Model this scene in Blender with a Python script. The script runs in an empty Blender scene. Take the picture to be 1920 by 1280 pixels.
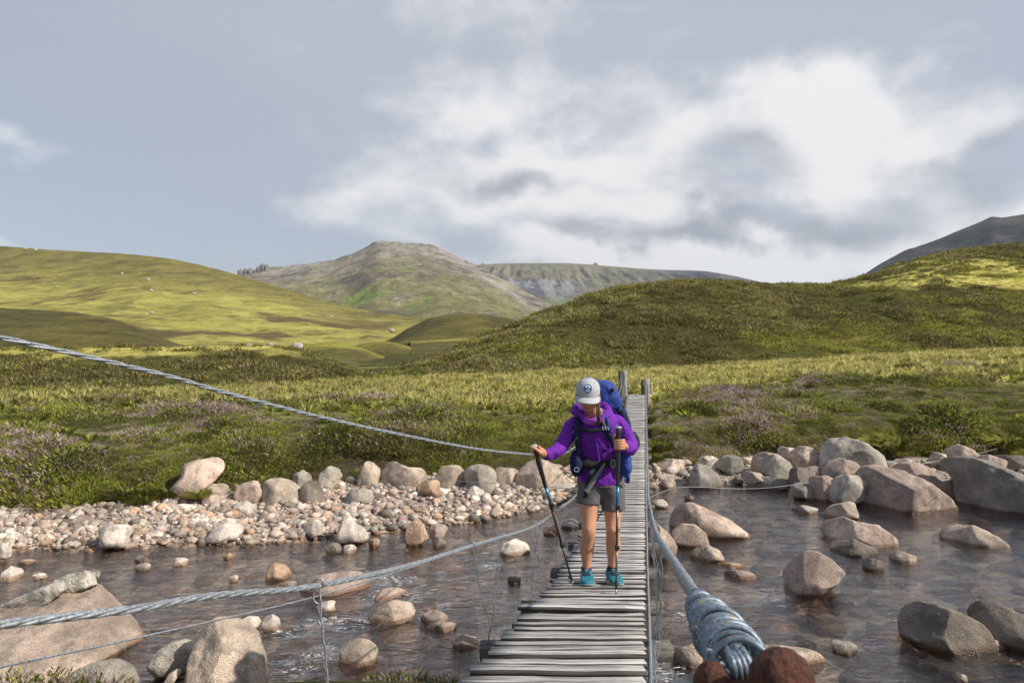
import bpy, bmesh, math, random
import numpy as np
from mathutils import Vector, Matrix

scene = bpy.context.scene
COL = scene.collection
R_ = math.radians

# ------------------------------------------------------------------ camera
CAMZ = 3.2            # water level is z = 0
F = 1280.0            # focal length in photo pixels (1920 wide)
cam_d = bpy.data.cameras.new('camera'); cam = bpy.data.objects.new('camera', cam_d); COL.objects.link(cam)
cam.location = (0, 0, CAMZ); cam.rotation_euler = (R_(90), 0, 0)
cam_d.sensor_width = 36; cam_d.lens = 24; cam_d.clip_start = 0.05; cam_d.clip_end = 20000
cam_d.dof.use_dof = True; cam_d.dof.focus_distance = 5.2; cam_d.dof.aperture_fstop = 18.0
scene.camera = cam

# ------------------------------------------------------------------ sky and sun
SUN_AZ, SUN_EL = R_(110), R_(39)          # azimuth from +Y (view direction) towards +X
world = bpy.data.worlds.new('World'); scene.world = world; world.use_nodes = True
wt = world.node_tree; wt.nodes.clear()
def wn(t, **k):
    n = wt.nodes.new(t)
    for a, b in k.items(): setattr(n, a, b)
    return n
def wl(a, b): wt.links.new(a, b)
def wmath(op, a, b=None, clamp=False):
    n = wn('ShaderNodeMath', operation=op, use_clamp=clamp)
    for i, s in enumerate((a, b)):
        if s is None: continue
        if isinstance(s, (int, float)): n.inputs[i].default_value = s
        else: wl(s, n.inputs[i])
    return n.outputs[0]
def wrange(v, a, b, c, d, smooth=True):
    n = wn('ShaderNodeMapRange', interpolation_type='SMOOTHSTEP' if smooth else 'LINEAR')
    wl(v, n.inputs[0])
    for i, x in enumerate((a, b, c, d)): n.inputs[i + 1].default_value = x
    return n.outputs[0]
sky = wn('ShaderNodeTexSky', sky_type='NISHITA'); sky.sun_disc = False
sky.sun_elevation = SUN_EL; sky.sun_rotation = SUN_AZ; sky.air_density = 1.0; sky.dust_density = 1.2; sky.altitude = 500
tc = wn('ShaderNodeTexCoord')
def wnoise(scale, det, rough, vec, dist=0.0):
    n = wn('ShaderNodeTexNoise'); n.inputs['Scale'].default_value = scale; n.inputs['Detail'].default_value = det
    n.inputs['Roughness'].default_value = rough; n.inputs['Distortion'].default_value = dist
    wl(vec, n.inputs['Vector']); return n.outputs['Fac']
def wmap(loc, sc, src=None):
    n = wn('ShaderNodeMapping'); n.inputs['Location'].default_value = loc; n.inputs['Scale'].default_value = sc
    wl(src or tc.outputs['Generated'], n.inputs['Vector']); return n.outputs[0]
# wobble the directions a little so that the cloud banks get ragged edges
wob = wn('ShaderNodeTexNoise'); wob.inputs['Scale'].default_value = 5.0; wob.inputs['Detail'].default_value = 5.0
wl(tc.outputs['Generated'], wob.inputs['Vector'])
wv = wn('ShaderNodeVectorMath', operation='SUBTRACT'); wl(wob.outputs['Color'], wv.inputs[0]); wv.inputs[1].default_value = (.5, .5, .5)
ws = wn('ShaderNodeVectorMath', operation='SCALE'); wl(wv.outputs[0], ws.inputs[0]); ws.inputs['Scale'].default_value = 0.22
wa = wn('ShaderNodeVectorMath', operation='ADD'); wl(tc.outputs['Generated'], wa.inputs[0]); wl(ws.outputs[0], wa.inputs[1])
DIRW = wa.outputs[0]
def bank(px, py, rx, ry, w, soft=1.0):
    """a cloud bank in the direction of this part of the sky"""
    v = Vector(((px - 960) / F, 1, -(py - 640) / F)).normalized()
    sx, sz = F / rx, F / ry
    n = wn('ShaderNodeVectorMath', operation='SUBTRACT'); wl(DIRW, n.inputs[0]); n.inputs[1].default_value = v
    m = wn('ShaderNodeVectorMath', operation='MULTIPLY'); wl(n.outputs[0], m.inputs[0]); m.inputs[1].default_value = (sx, sx * .8, sz)
    l = wn('ShaderNodeVectorMath', operation='LENGTH'); wl(m.outputs[0], l.inputs[0])
    return wrange(l.outputs['Value'], 0.0, 1.6 * soft, w, 0.0)
def total(L):
    o = L[0]
    for x in L[1:]: o = wmath('ADD', o, x)
    return o
n1 = wnoise(1.0, 7, .56, wmap((3.1, .4, 1.7), (3.4, 3.4, 6.5)), .25)
n2 = wnoise(1.0, 6, .55, wmap((9.3, 2.4, 4.1), (5.5, 5.5, 12.0)), .2)
cover = total([wmath('MULTIPLY', n1, 1.0),
    bank(1545, 250, 130, 95, .30), bank(1270, 300, 340, 120, .21), bank(1050, 390, 600, 130, .20), bank(850, 330, 220, 60, .13),
    bank(590, 378, 130, 36, .15), bank(1700, 280, 130, 120, .17), bank(1890, 165, 80, 60, .26), bank(1860, 385, 150, 70, .2),
    bank(1350, 490, 520, 60, .30), bank(1000, 150, 420, 190, .05), bank(20, 285, 60, 24, .16), bank(15, 445, 50, 20, .18), bank(400, 505, 60, 16, .14), bank(1460, 200, 90, 60, .12)])
fac = wrange(cover, .54, .80, 0, 1)
shade = total([wmath('MULTIPLY', n2, 1.0),
    bank(1430, 300, 160, 55, .26), bank(820, 335, 300, 30, .08), bank(1310, 425, 380, 34, .40), bank(1840, 318, 130, 46, .55),
    bank(1900, 235, 60, 26, .35), bank(1020, 350, 170, 26, .26), bank(1660, 470, 140, 50, .25)])
gl = total([bank(1560, 240, 100, 80, .24), bank(1150, 250, 300, 60, .10), bank(1300, 495, 560, 46, .42), bank(750, 440, 300, 50, .15), bank(950, 120, 400, 120, .12)])
dark = wrange(wmath('SUBTRACT', shade, gl), .46, .98, 0, 1)
ccol = wn('ShaderNodeMixRGB'); ccol.inputs[1].default_value = (7.3, 7.35, 7.4, 1); ccol.inputs[2].default_value = (2.85, 3.1, 3.65, 1); wl(dark, ccol.inputs[0])
# thin high veil, thicker towards the middle and right
veil = total([bank(1150, 200, 800, 420, .68, 1.3), wmath('MULTIPLY', wnoise(1.0, 4, .5, wmap((1.2, 7.7, .3), (1.6, 1.6, 3.2)), .3), .48)])
vcol = wn('ShaderNodeMixRGB'); vcol.inputs[2].default_value = (4.05, 4.35, 5.0, 1); wl(sky.outputs[0], vcol.inputs[1]); wl(wrange(veil, .1, .95, .42, .97), vcol.inputs[0])
cm = wn('ShaderNodeMixRGB'); wl(vcol.outputs[0], cm.inputs[1]); wl(ccol.outputs[0], cm.inputs[2]); wl(fac, cm.inputs[0])
bg = wn('ShaderNodeBackground'); bg.inputs['Strength'].default_value = 0.115; wl(cm.outputs[0], bg.inputs['Color'])
wo = wn('ShaderNodeOutputWorld'); wl(bg.outputs[0], wo.inputs[0])
sun_d = bpy.data.lights.new('sun', 'SUN'); sun = bpy.data.objects.new('sun', sun_d); COL.objects.link(sun)
sun_d.energy = 5.0; sun_d.angle = R_(0.55); sun_d.color = (1.0, .93, .82)
SUNV = Vector((math.sin(SUN_AZ) * math.cos(SUN_EL), math.cos(SUN_AZ) * math.cos(SUN_EL), math.sin(SUN_EL)))
sun.rotation_euler = SUNV.to_track_quat('Z', 'Y').to_euler()
vs = scene.view_settings; vs.view_transform = 'Standard'; vs.look = 'None'; vs.exposure = 0.08; vs.gamma = 1.0; vs.use_curve_mapping = False
scene.render.engine = 'CYCLES'; scene.cycles.use_denoising = True
scene.cycles.max_bounces = 6; scene.cycles.transparent_max_bounces = 12; scene.cycles.caustics_reflective = False; scene.cycles.caustics_refractive = False

# ------------------------------------------------------------------ helpers
rnd = random.Random(11)
rng = np.random.default_rng(11)
def W(px, py, d): return np.array(((px - 960) / F * d, d, CAMZ - (py - 640) / F * d))
def dist_at(py, z=0.0): return (CAMZ - z) * F / (py - 640)
def _h(ix, iy, iz, s):
    h = (ix.astype(np.int64) * 374761393 + iy.astype(np.int64) * 668265263 + iz.astype(np.int64) * 2147483647 + s * 1274126177) & 0xffffffff
    h = ((h ^ (h >> 13)) * 1274126177) & 0xffffffff
    h = ((h ^ (h >> 16)) * 2246822519) & 0xffffffff
    return ((h ^ (h >> 15)) & 0xffffff) / float(0xffffff) * 2 - 1
def vnoise(x, y, z=None, s=0):
    x = np.asarray(x, float); y = np.asarray(y, float); z = np.zeros_like(x) if z is None else np.asarray(z, float)
    ix, iy, iz = np.floor(x), np.floor(y), np.floor(z); fx, fy, fz = x - ix, y - iy, z - iz
    fx, fy, fz = (t * t * t * (t * (t * 6 - 15) + 10) for t in (fx, fy, fz))
    c = [_h(ix + a, iy + b, iz + e, s) for e in (0, 1) for b in (0, 1) for a in (0, 1)]
    l = lambda a, b, t: a + (b - a) * t
    return l(l(l(c[0], c[1], fx), l(c[2], c[3], fx), fy), l(l(c[4], c[5], fx), l(c[6], c[7], fx), fy), fz)
def fbm(x, y, z=None, s=0, o=4, g=.5):
    x = np.asarray(x, float); y = np.asarray(y, float)
    t = 0; a = 1.0; k = 1.0; n = 0
    for i in range(o):
        t = t + a * vnoise(x * k + 17.3 * i, y * k - 9.1 * i, None if z is None else np.asarray(z) * k + 4.7 * i, s + i); n += a; a *= g; k *= 2.03
    return t / n
def sstep(a, b, x):
    t = np.clip((np.asarray(x, float) - a) / (b - a), 0, 1); return t * t * (3 - 2 * t)
def lerp(a, b, t): return a + (b - a) * t
def gsm(a, k):
    if k < 1: return a
    w = np.exp(-.5 * (np.arange(-3 * k, 3 * k + 1) / k) ** 2); w /= w.sum()
    return np.convolve(np.pad(a, 3 * k, mode='edge'), w, 'valid')

MATS = {}
def mesh_np(name, V, Fc, mat=None, smooth=True, col=None, matidx=None):
    me = bpy.data.meshes.new(name)
    V = np.asarray(V, np.float32).reshape(-1, 3)
    if isinstance(Fc, np.ndarray) and Fc.ndim == 2:
        k = Fc.shape[1]; nf = len(Fc); loops = Fc.reshape(-1).astype(np.int32)
        starts = np.arange(0, nf * k, k, dtype=np.int32)
    else:
        loops = np.fromiter((i for f in Fc for i in f), np.int32); ln = np.fromiter((len(f) for f in Fc), np.int32)
        starts = np.concatenate(([0], np.cumsum(ln)[:-1])).astype(np.int32); nf = len(Fc)
    me.vertices.add(len(V)); me.vertices.foreach_set('co', V.reshape(-1))
    me.loops.add(len(loops)); me.loops.foreach_set('vertex_index', loops)
    me.polygons.add(nf); me.polygons.foreach_set('loop_start', starts)
    if smooth: me.polygons.foreach_set('use_smooth', np.ones(nf, bool))
    if matidx is not None: me.polygons.foreach_set('material_index', np.asarray(matidx, np.int32))
    me.update(calc_edges=True); me.validate()
    if col is not None:
        at = me.attributes.new('col', 'FLOAT_COLOR', 'POINT')
        c = np.ones((len(V), 4), np.float32); c[:, :3] = col; at.data.foreach_set('color', c.reshape(-1))
    for m in (mat if isinstance(mat, (list, tuple)) else [mat]):
        if m is not None: me.materials.append(MATS[m] if isinstance(m, str) else m)
    return me
ORG = {}
def link(name, me, parent=None, base=(0, 0, 0)):
    o = bpy.data.objects.new(name, me); COL.objects.link(o)
    if parent is not None: o.parent = parent
    else: o.location = base
    return o
def tag(o, label=None, cat=None, group=None, kind=None):
    if label: o['label'] = label
    if cat: o['category'] = cat
    if group: o['group'] = group
    if kind: o['kind'] = kind
    return o
def thing(name, base, label, cat, group=None):
    o = bpy.data.objects.new(name, None); COL.objects.link(o); o.location = base; o.empty_display_size = .1
    ORG[o.name] = np.array(base, float); return tag(o, label, cat, group)
class Geo:
    """collects world-space pieces that make ONE part"""
    def __init__(s): s.v = []; s.f = []; s.n = 0
    def add(s, V, Fc):
        V = np.asarray(V, float); s.v.append(V); s.f += [tuple(int(i) + s.n for i in f) for f in Fc]; s.n += len(V); return s
    def arr(s): return np.concatenate(s.v)
    def build(s, name, mat, root=None, parent=None, smooth=True):
        """root: the thing whose base is the origin; parent: root or one of its parts"""
        if root is None:
            V = s.arr(); b = np.array((V[:, 0].mean(), V[:, 1].mean(), V[:, 2].min()))
            o = link(name, mesh_np(name, V - b, s.f, mat, smooth), None, b); ORG[o.name] = b; return o
        return link(name, mesh_np(name, s.arr() - ORG[root.name], s.f, mat, smooth), parent or root)
def unit(v):
    v = np.asarray(v, float); return v / (np.linalg.norm(v) + 1e-12)
def cat_path(P, n, closed=False):
    """Catmull-Rom resample of points (any columns) to n points"""
    P = np.asarray(P, float); Q = np.vstack([2 * P[0] - P[1], P, 2 * P[-1] - P[-2]])
    t = np.linspace(0, len(P) - 1 - 1e-9, n); i = t.astype(int); f = (t - i)[:, None]
    a, b, c, d = Q[i], Q[i + 1], Q[i + 2], Q[i + 3]
    return .5 * (2 * b + (c - a) * f + (2 * a - 5 * b + 4 * c - d) * f * f + (3 * b - a - 3 * c + d) * f ** 3)
def tube(P, rad, n=10, ref=None, caps=True):
    P = np.asarray(P, float); m = len(P)
    rad = np.asarray(rad, float)
    if rad.ndim == 0: rad = np.full((m, 2), float(rad))
    elif rad.ndim == 1: rad = np.stack([rad, rad], 1)
    T = np.gradient(P, axis=0); T /= np.linalg.norm(T, axis=1)[:, None] + 1e-12
    V = []
    a = np.array(ref if ref is not None else ((1, 0, 0) if abs(T[0][0]) < .8 else (0, 1, 0)), float)
    ang = np.arange(n) * 2 * math.pi / n
    for i in range(m):
        r0 = np.array(ref, float) if ref is not None else a
        a = unit(r0 - T[i] * (r0 @ T[i])); b = np.cross(T[i], a)
        V.append(P[i] + np.outer(np.cos(ang), a) * rad[i, 0] + np.outer(np.sin(ang), b) * rad[i, 1])
    V = np.concatenate(V)
    Fc = [(i * n + j, i * n + (j + 1) % n, (i + 1) * n + (j + 1) % n, (i + 1) * n + j) for i in range(m - 1) for j in range(n)]
    if caps:
        Fc.append(tuple(range(n - 1, -1, -1))); Fc.append(tuple((m - 1) * n + j for j in range(n)))
    return V, Fc
def ball(c, r, nu=12, nv=8, axes=None):
    c = np.asarray(c, float); r = np.ones(3) * np.asarray(r, float)
    A = np.eye(3) if axes is None else np.asarray(axes, float)
    V = [np.array((0, 0, 1.0))]
    for i in range(1, nv):
        p = math.pi * i / nv
        for j in range(nu):
            q = 2 * math.pi * j / nu; V.append(np.array((math.sin(p) * math.cos(q), math.sin(p) * math.sin(q), math.cos(p))))
    V.append(np.array((0, 0, -1.0))); V = np.array(V) * r
    Fc = [(0, 1 + j, 1 + (j + 1) % nu) for j in range(nu)]
    for i in range(nv - 2):
        for j in range(nu):
            a = 1 + i * nu + j; b = 1 + i * nu + (j + 1) % nu; Fc.append((a, a + nu, b + nu, b))
    e = 1 + (nv - 2) * nu; L = len(V) - 1
    Fc += [(e + j, L, e + (j + 1) % nu) for j in range(nu)]
    return V @ A + c, Fc
def boxv(c, h, axes=None):
    c = np.asarray(c, float); A = np.eye(3) if axes is None else np.asarray(axes, float)
    V = np.array([(x, y, z) for x in (-1, 1) for y in (-1, 1) for z in (-1, 1)], float) * np.asarray(h, float)
    return V @ A + c, [(0, 1, 3, 2), (4, 6, 7, 5), (0, 4, 5, 1), (2, 3, 7, 6), (0, 2, 6, 4), (1, 5, 7, 3)]
def grid_faces(n, m):
    i = np.arange(n - 1)[:, None] * m + np.arange(m - 1)[None, :]
    return np.stack([i, i + 1, i + m + 1, i + m], -1).reshape(-1, 4)
def remeshed(g, voxel, smooth_it=3, fac=.5):
    me = mesh_np('tmp', g.arr(), g.f); o = bpy.data.objects.new('tmp', me); COL.objects.link(o)
    m = o.modifiers.new('r', 'REMESH'); m.mode = 'VOXEL'; m.voxel_size = voxel
    if smooth_it:
        q = o.modifiers.new('s', 'SMOOTH'); q.factor = fac; q.iterations = smooth_it
    dg = bpy.context.evaluated_depsgraph_get(); e = o.evaluated_get(dg); r = bpy.data.meshes.new_from_object(e)
    V = np.empty(len(r.vertices) * 3, np.float32); r.vertices.foreach_get('co', V)
    Fc = [tuple(p.vertices) for p in r.polygons]
    N = np.empty(len(r.vertices) * 3, np.float32); r.vertices.foreach_get('normal', N)
    bpy.data.objects.remove(o); bpy.data.meshes.remove(r); bpy.data.meshes.remove(me)
    return V.reshape(-1, 3).astype(float), Fc, N.reshape(-1, 3).astype(float)

# ------------------------------------------------------------------ materials
class NT:
    def __init__(s, name):
        s.m = bpy.data.materials.new(name); s.m.use_nodes = True; s.t = s.m.node_tree
        s.b = s.t.nodes['Principled BSDF']; s.out = s.t.nodes['Material Output']; MATS[name] = s.m
    def n(s, t, **k):
        q = s.t.nodes.new(t)
        for a, b in k.items(): setattr(q, a, b)
        return q
    def l(s, a, b): s.t.links.new(a, b)
    def set(s, i, v):
        if hasattr(v, 'is_linked') or hasattr(v, 'links'): s.l(v, i)
        else: i.default_value = v
    def noise(s, scale, det=4, rough=.55, vec=None, dist=0.):
        q = s.n('ShaderNodeTexNoise'); q.inputs['Scale'].default_value = scale; q.inputs['Detail'].default_value = det
        q.inputs['Roughness'].default_value = rough; q.inputs['Distortion'].default_value = dist
        if vec is None: vec = s.pos()
        s.l(vec, q.inputs['Vector']); return q.outputs['Fac']
    def pos(s):
        if not hasattr(s, '_p'): s._p = s.n('ShaderNodeNewGeometry')
        return s._p.outputs['Position']
    def geo(s): s.pos(); return s._p
    def objc(s):
        if not hasattr(s, '_o'): s._o = s.n('ShaderNodeTexCoord')
        return s._o.outputs['Object']
    def mapping(s, sc, vec=None, rot=(0, 0, 0)):
        q = s.n('ShaderNodeMapping'); q.inputs['Scale'].default_value = sc; q.inputs['Rotation'].default_value = rot
        s.l(vec if vec is not None else s.pos(), q.inputs['Vector']); return q.outputs[0]
    def rng(s, v, a, b, c=0., d=1.):
        q = s.n('ShaderNodeMapRange', interpolation_type='SMOOTHSTEP'); s.set(q.inputs[0], v)
        for i, x in enumerate((a, b, c, d)): q.inputs[i + 1].default_value = x
        return q.outputs[0]
    def mix(s, f, a, b, mode='MIX'):
        q = s.n('ShaderNodeMixRGB', blend_type=mode)
        for i, x in zip(q.inputs, (f, a, b)):
            if isinstance(x, tuple) and len(x) == 3: x = x + (1,)
            s.set(i, x)
        return q.outputs[0]
    def math(s, op, a, b=0.):
        q = s.n('ShaderNodeMath', operation=op); s.set(q.inputs[0], a); s.set(q.inputs[1], b); return q.outputs[0]
    def attr(s, name='col'):
        q = s.n('ShaderNodeAttribute'); q.attribute_name = name; return q.outputs['Color']
    def scale(s, c, f):
        q = s.n('ShaderNodeVectorMath', operation='SCALE'); s.set(q.inputs[0], c); s.set(q.inputs['Scale'], f); return q.outputs[0]
    def base(s, c, rough=.8, spec=.3, metal=0.):
        if isinstance(c, tuple) and len(c) == 3: c = c + (1,)
        s.set(s.b.inputs['Base Color'], c); s.set(s.b.inputs['Roughness'], rough); s.b.inputs['Specular IOR Level'].default_value = spec; s.b.inputs['Metallic'].default_value = metal
    def bump(s, h, st=.5, dist=.02):
        q = s.n('ShaderNodeBump'); q.inputs['Strength'].default_value = st; q.inputs['Distance'].default_value = dist
        s.l(h, q.inputs['Height']); s.l(q.outputs[0], s.b.inputs['Normal'])
def flat(name, c, rough=.7, spec=.3, metal=0., nscale=0, amp=.25, bump=0., bd=.003):
    m = NT(name); col = c
    if nscale:
        f = m.noise(nscale, 5, .6, m.objc()); col = m.mix(f, tuple(x * (1 - amp) for x in c), tuple(min(1, x * (1 + amp)) for x in c))
        if bump: m.bump(f, bump, bd)
    m.base(col, rough, spec, metal); return m

# terrain: colour comes with the vegetation map, broken up by several scales of noise
def terrain_mat(name, sc, amp=.45, bump=.6, bd=.2, streak=(1, 1, 1)):
    m = NT(name); c = m.attr()
    v = m.mapping(streak)
    f1 = m.noise(sc, 8, .68, v); f2 = m.noise(sc * 7, 5, .7, v); f3 = m.noise(sc * 38, 3, .7)
    c = m.scale(c, m.rng(f1, .25, .75, 1 - amp, 1 + amp)); c = m.scale(c, m.rng(f2, .25, .75, 1 - amp * .8, 1 + amp * .8))
    c = m.scale(c, m.rng(f3, .3, .7, 1 - amp * .6, 1 + amp * .6))
    m.base(c, .95, .1); m.bump(m.math('ADD', f1, m.math('MULTIPLY', f2, .4)), bump, bd); return m
terrain_mat('ground_near', 1.3, .4, .8, .08)
terrain_mat('hill_heather', .55, .55, .9, .35)
terrain_mat('hill_grass', .05, .38, .9, 1.6, (1, .5, 4))
terrain_mat('hill_mid', .12, .4, .8, .8)
terrain_mat('mountain', .012, .38, 1.0, 16.0)
terrain_mat('mountain_far', .007, .30, 1.0, 22.0)

def stone_mat(name, use_attr):
    m = NT(name)
    if use_attr: c = m.attr()
    else:
        oi = m.n('ShaderNodeObjectInfo'); c = oi.outputs['Color']
    v = m.pos()
    big = m.noise(2.2, 5, .6, v); sp = m.noise(60, 3, .7, v); sp2 = m.noise(150, 2, .6, v)
    c = m.scale(c, m.rng(big, .3, .7, .62, 1.28)); c = m.scale(c, m.rng(sp, .3, .7, .70, 1.25)); c = m.scale(c, m.rng(sp2, .35, .65, .82, 1.15))
    lich = m.noise(5.5, 6, .68, v, .4)
    nz = m.n('ShaderNodeSeparateXYZ'); m.l(m.geo().outputs['Normal'], nz.inputs[0])
    if not use_attr:
        c = m.mix(m.math('MULTIPLY', m.rng(lich, .50, .60), .6), c, (.20, .17, .135))
        c = m.mix(m.math('MULTIPLY', m.rng(m.noise(9, 5, .7, v), .60, .68), m.rng(nz.outputs[2], .0, .6, 0., .6)), c, (.50, .48, .43))
    pz = m.n('ShaderNodeSeparateXYZ'); m.l(v, pz.inputs[0])
    wet = m.rng(m.math('ADD', pz.outputs[2], m.math('MULTIPLY', big, .05)), .045, .085, 1., 0.)   # splash-wet waterline
    c = m.mix(m.math('MULTIPLY', wet, .8), c, m.mix(1., c, (.42, .29, .18), 'MULTIPLY'))
    m.base(c, m.rng(wet, 0, 1, .85, .25), .35)
    vo = m.n('ShaderNodeTexVoronoi', feature='DISTANCE_TO_EDGE'); vo.inputs['Scale'].default_value = .9; wv_ = m.n('ShaderNodeVectorMath', operation='ADD'); m.l(v, wv_.inputs[0])
    nv = m.n('ShaderNodeTexNoise'); nv.inputs['Scale'].default_value = 3.0; nv.inputs['Detail'].default_value = 4; m.l(v, nv.inputs['Vector']); m.l(nv.outputs['Color'], wv_.inputs[1]); m.l(wv_.outputs[0], vo.inputs['Vector'])
    crack = m.rng(vo.outputs['Distance'], 0., .02, 0., 1.)
    m.bump(m.math('ADD', m.math('MULTIPLY', crack, .22), m.math('ADD', m.math('MULTIPLY', sp, .6), m.math('ADD', big, m.math('MULTIPLY', lich, .7)))), .75, .035); return m
stone_mat('stone', False); stone_mat('stone_small', True)
# ------------------------------------------------------------------ the land
# shoreline of the far bank (z = 0), foot of its turf, and the near bank
SH_X = [-30, -14, -7.8, -4.04, -2.3, -1.0, .4, 1.2, 3.0, 4.1, 6.0, 7.0, 8.6, 9.9, 16, 30]
SH_D = [10.2, 10.1, 10.5, 10.8, 11.4, 11.9, 12.9, 13.9, 14.9, 15.5, 14.9, 14.3, 13.7, 13.5, 13.0, 13]
BK_X = [-30, -14, -8.85, -6.4, -5.5, -3.9, -1.9, .5, 3.2, 6.4, 9.7, 13, 30]
BK_D = [11.4, 11.5, 11.8, 12.4, 12.9, 13.9, 14.7, 15.3, 16.2, 16.8, 16.8, 17.0, 17]
def shore(X): return np.interp(X, SH_X, SH_D) + .22 * fbm(X * .8, X * 0 + 3.3, s=5, o=3)
def bankfoot(X): return np.interp(X, BK_X, BK_D) + .18 * fbm(X * .9, X * 0 + 7.3, s=6, o=3)
def nearshore(X): return 4.9 + .3 * fbm(X * .5, X * 0 + 1.3, s=8, o=2) + 1.4 * (sstep(-2.4, -1.7, X) * sstep(.4, -.3, X) + sstep(-2.6, -3.1, X) * sstep(-9, -6, X))
def Hground(X, d):
    X = np.asarray(X, float); d = np.asarray(d, float)
    ys, yb, yn = shore(X), bankfoot(X), nearshore(X)
    bed = -.42 * np.clip(np.minimum(d - yn, ys - d) / 1.6, 0, 1) ** .75 + .05 * fbm(X * .9, d * .9, s=21, o=4)
    px = 960 + F * X / np.maximum(d, 1)
    zf = np.interp(px, [-600, 0, 700, 1220, 1500, 1920, 2600], [.40, .42, .70, 1.15, 1.62, 2.4, 3.0])
    plate = lerp(1.0, zf, sstep(18, 42, d)) + .20 * fbm(X * .35, d * .35, s=31, o=3) + .10 * fbm(X * 1.4, d * 1.4, s=33, o=3)
    z = np.where(d < yn, 1.55 * sstep(0, 3.4, yn - d), bed)
    shoal = .30 * np.clip((d - ys) / np.maximum(yb - ys, .3), 0, 1) ** .8 + .03 * fbm(X * 2, d * 2, s=23, o=3)
    z = np.where(d >= ys, shoal, z)
    t = sstep(0, 1.7, d - yb)
    z = np.where(d > yb, lerp(.30, plate, t), z)
    q = sstep(1128, 1146, px) * sstep(1226, 1212, px) * sstep(14, 17, d) * sstep(27.5, 25.5, d)      # hollow under the bridge
    return np.where(d > yb - 1, lerp(z, np.minimum(z, .32), q), z)
def lin(r, g, b):
    return np.array([((c / 255) / 12.92 if c / 255 <= .04045 else ((c / 255 + .055) / 1.055) ** 2.4) for c in (r, g, b)])
HEATH = np.array((.060, .058, .020)); HEATH_D = np.array((.050, .042, .020)); GOLD = np.array((.62, .55, .23)); GREEN = np.array((.140, .165, .030))
SOIL = np.array((.05, .04, .028)); BED = np.array((.45, .36, .27)); PEB = np.array((.60, .50, .42))

nu, nd = 340, 490
s_ = np.linspace(math.log(4.0), math.log(430.0), nd); dd = np.exp(s_) - 10; uu = np.linspace(-1.3, 1.3, nu)
D, U = np.meshgrid(dd, uu, indexing='ij'); X = U * (D + 10) * 1.0
Z = Hground(X, D)
pxg = 960 + F * X / np.maximum(D, .5)
def goldmask(X, d):
    px = 960 + F * X / np.maximum(d, .5)
    lo = np.interp(px, [0, 300, 700, 1000, 1250, 1600, 1920, 2600], [23, 23, 22, 21, 26, 29, 28, 28])
    hi = np.interp(px, [0, 300, 700, 1000, 1250, 1920, 2600], [33, 35, 42, 48, 55, 55, 55])
    n = 3.0 * fbm(X * .18, d * .12, s=41, o=4)
    return sstep(-2.5, 2.5, d + 1.6 * n - lo) * sstep(-5, 5, hi - d + n) * sstep(-.45, .05, fbm(X * .33, d * .15, s=44, o=3) + .58)
gm = goldmask(X, D)[..., None]
c = HEATH * (1 + .4 * fbm(X * .6, D * .6, s=51)[..., None]); c = lerp(c, GREEN * .8, sstep(.05, .5, fbm(X * .25, D * .25, s=53))[..., None] * .7)
c = lerp(c, GOLD, gm)
ys, yb = shore(X), bankfoot(X)
c = np.where((D < yb + .9)[..., None], SOIL, c); c = np.where((D < yb)[..., None], PEB * .6, c); c = np.where((D < ys)[..., None], BED * (1 + .5 * fbm(X * 1.5, D * 1.5, s=55)[..., None]), c)
c = np.where((D < nearshore(X))[..., None], HEATH, c)
GV = np.stack([X, D, Z], -1)
tag(link('ground', mesh_np('ground', GV, grid_faces(nd, nu), 'ground_near', col=c.reshape(-1, 3))), 'river bed, gravel shore and heath of the valley floor', 'ground', kind='structure')

HILLS = {}
def hill(name, cols, mat, label, back=.35, drop=.35, n=140, m=260, ease=1.0, rough=(1., .02, 4), colf=None, sm=2, u0=None, u1=None, extra=None, powr=False):
    """a hill between its foot and its ridge; cols = (px, d_foot, y_foot, d_ridge, y_ridge)"""
    C = np.array(cols, float)
    px = np.linspace(C[0, 0], C[-1, 0], m)
    df, yf, dr, yr = (gsm(np.interp(px, C[:, 0], C[:, k]), sm) for k in (1, 2, 3, 4))
    zf = CAMZ - (yf - 640) / F * df; zr = CAMZ - (yr - 640) / F * dr
    nb = max(6, n // 4); t = np.concatenate([np.linspace(0, 1, n), 1 + np.linspace(0, 1, nb + 1)[1:]])[:, None]
    d = np.where(t <= 1, df + (dr - df) * t, dr + (t - 1) * back * dr)
    tc_ = np.clip(t, 0, 1); e_ = tc_ ** ease if powr else np.sin(tc_ * math.pi / 2) ** ease
    up = CAMZ - (yf + (yr - yf) * e_ - 640) / F * d
    z = np.where(t <= 1, up, zr - (zr - zf) * drop * (t - 1) ** 1.6)
    X = (px - 960) / F * d
    if extra is not None: z = z + extra(X, d, t, px[None, :] + 0 * d)
    sc, amp, o = rough
    w = np.sin(np.clip(t, 0, 1) * math.pi) * .8 + .2                 # calmer at foot and ridge so the outline stays
    z = z + amp * w * fbm(X / sc, d / sc, s=71, o=o, g=.52)
    sk = .965                                                       # the foot runs on under the ground
    X = np.vstack([X[:1] * sk, X]); z = np.vstack([z[:1] - .05 * d[:1] - 1, z]); d = np.vstack([d[:1] * sk, d]); t = np.vstack([t[:1], t])
    V = np.stack([X, d, z], -1)
    py = 640 + (CAMZ - z) / d * F
    col = colf(X, d, z, px[None, :] + 0 * d, py, t + 0 * d)
    o_ = tag(link(name, mesh_np(name, V, grid_faces(V.shape[0], m), mat, col=col.reshape(-1, 3))), label, 'hill', kind='structure')
    HILLS[name] = (V, col); return o_
e3 = lambda a: np.asarray(a)[..., None]

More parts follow.
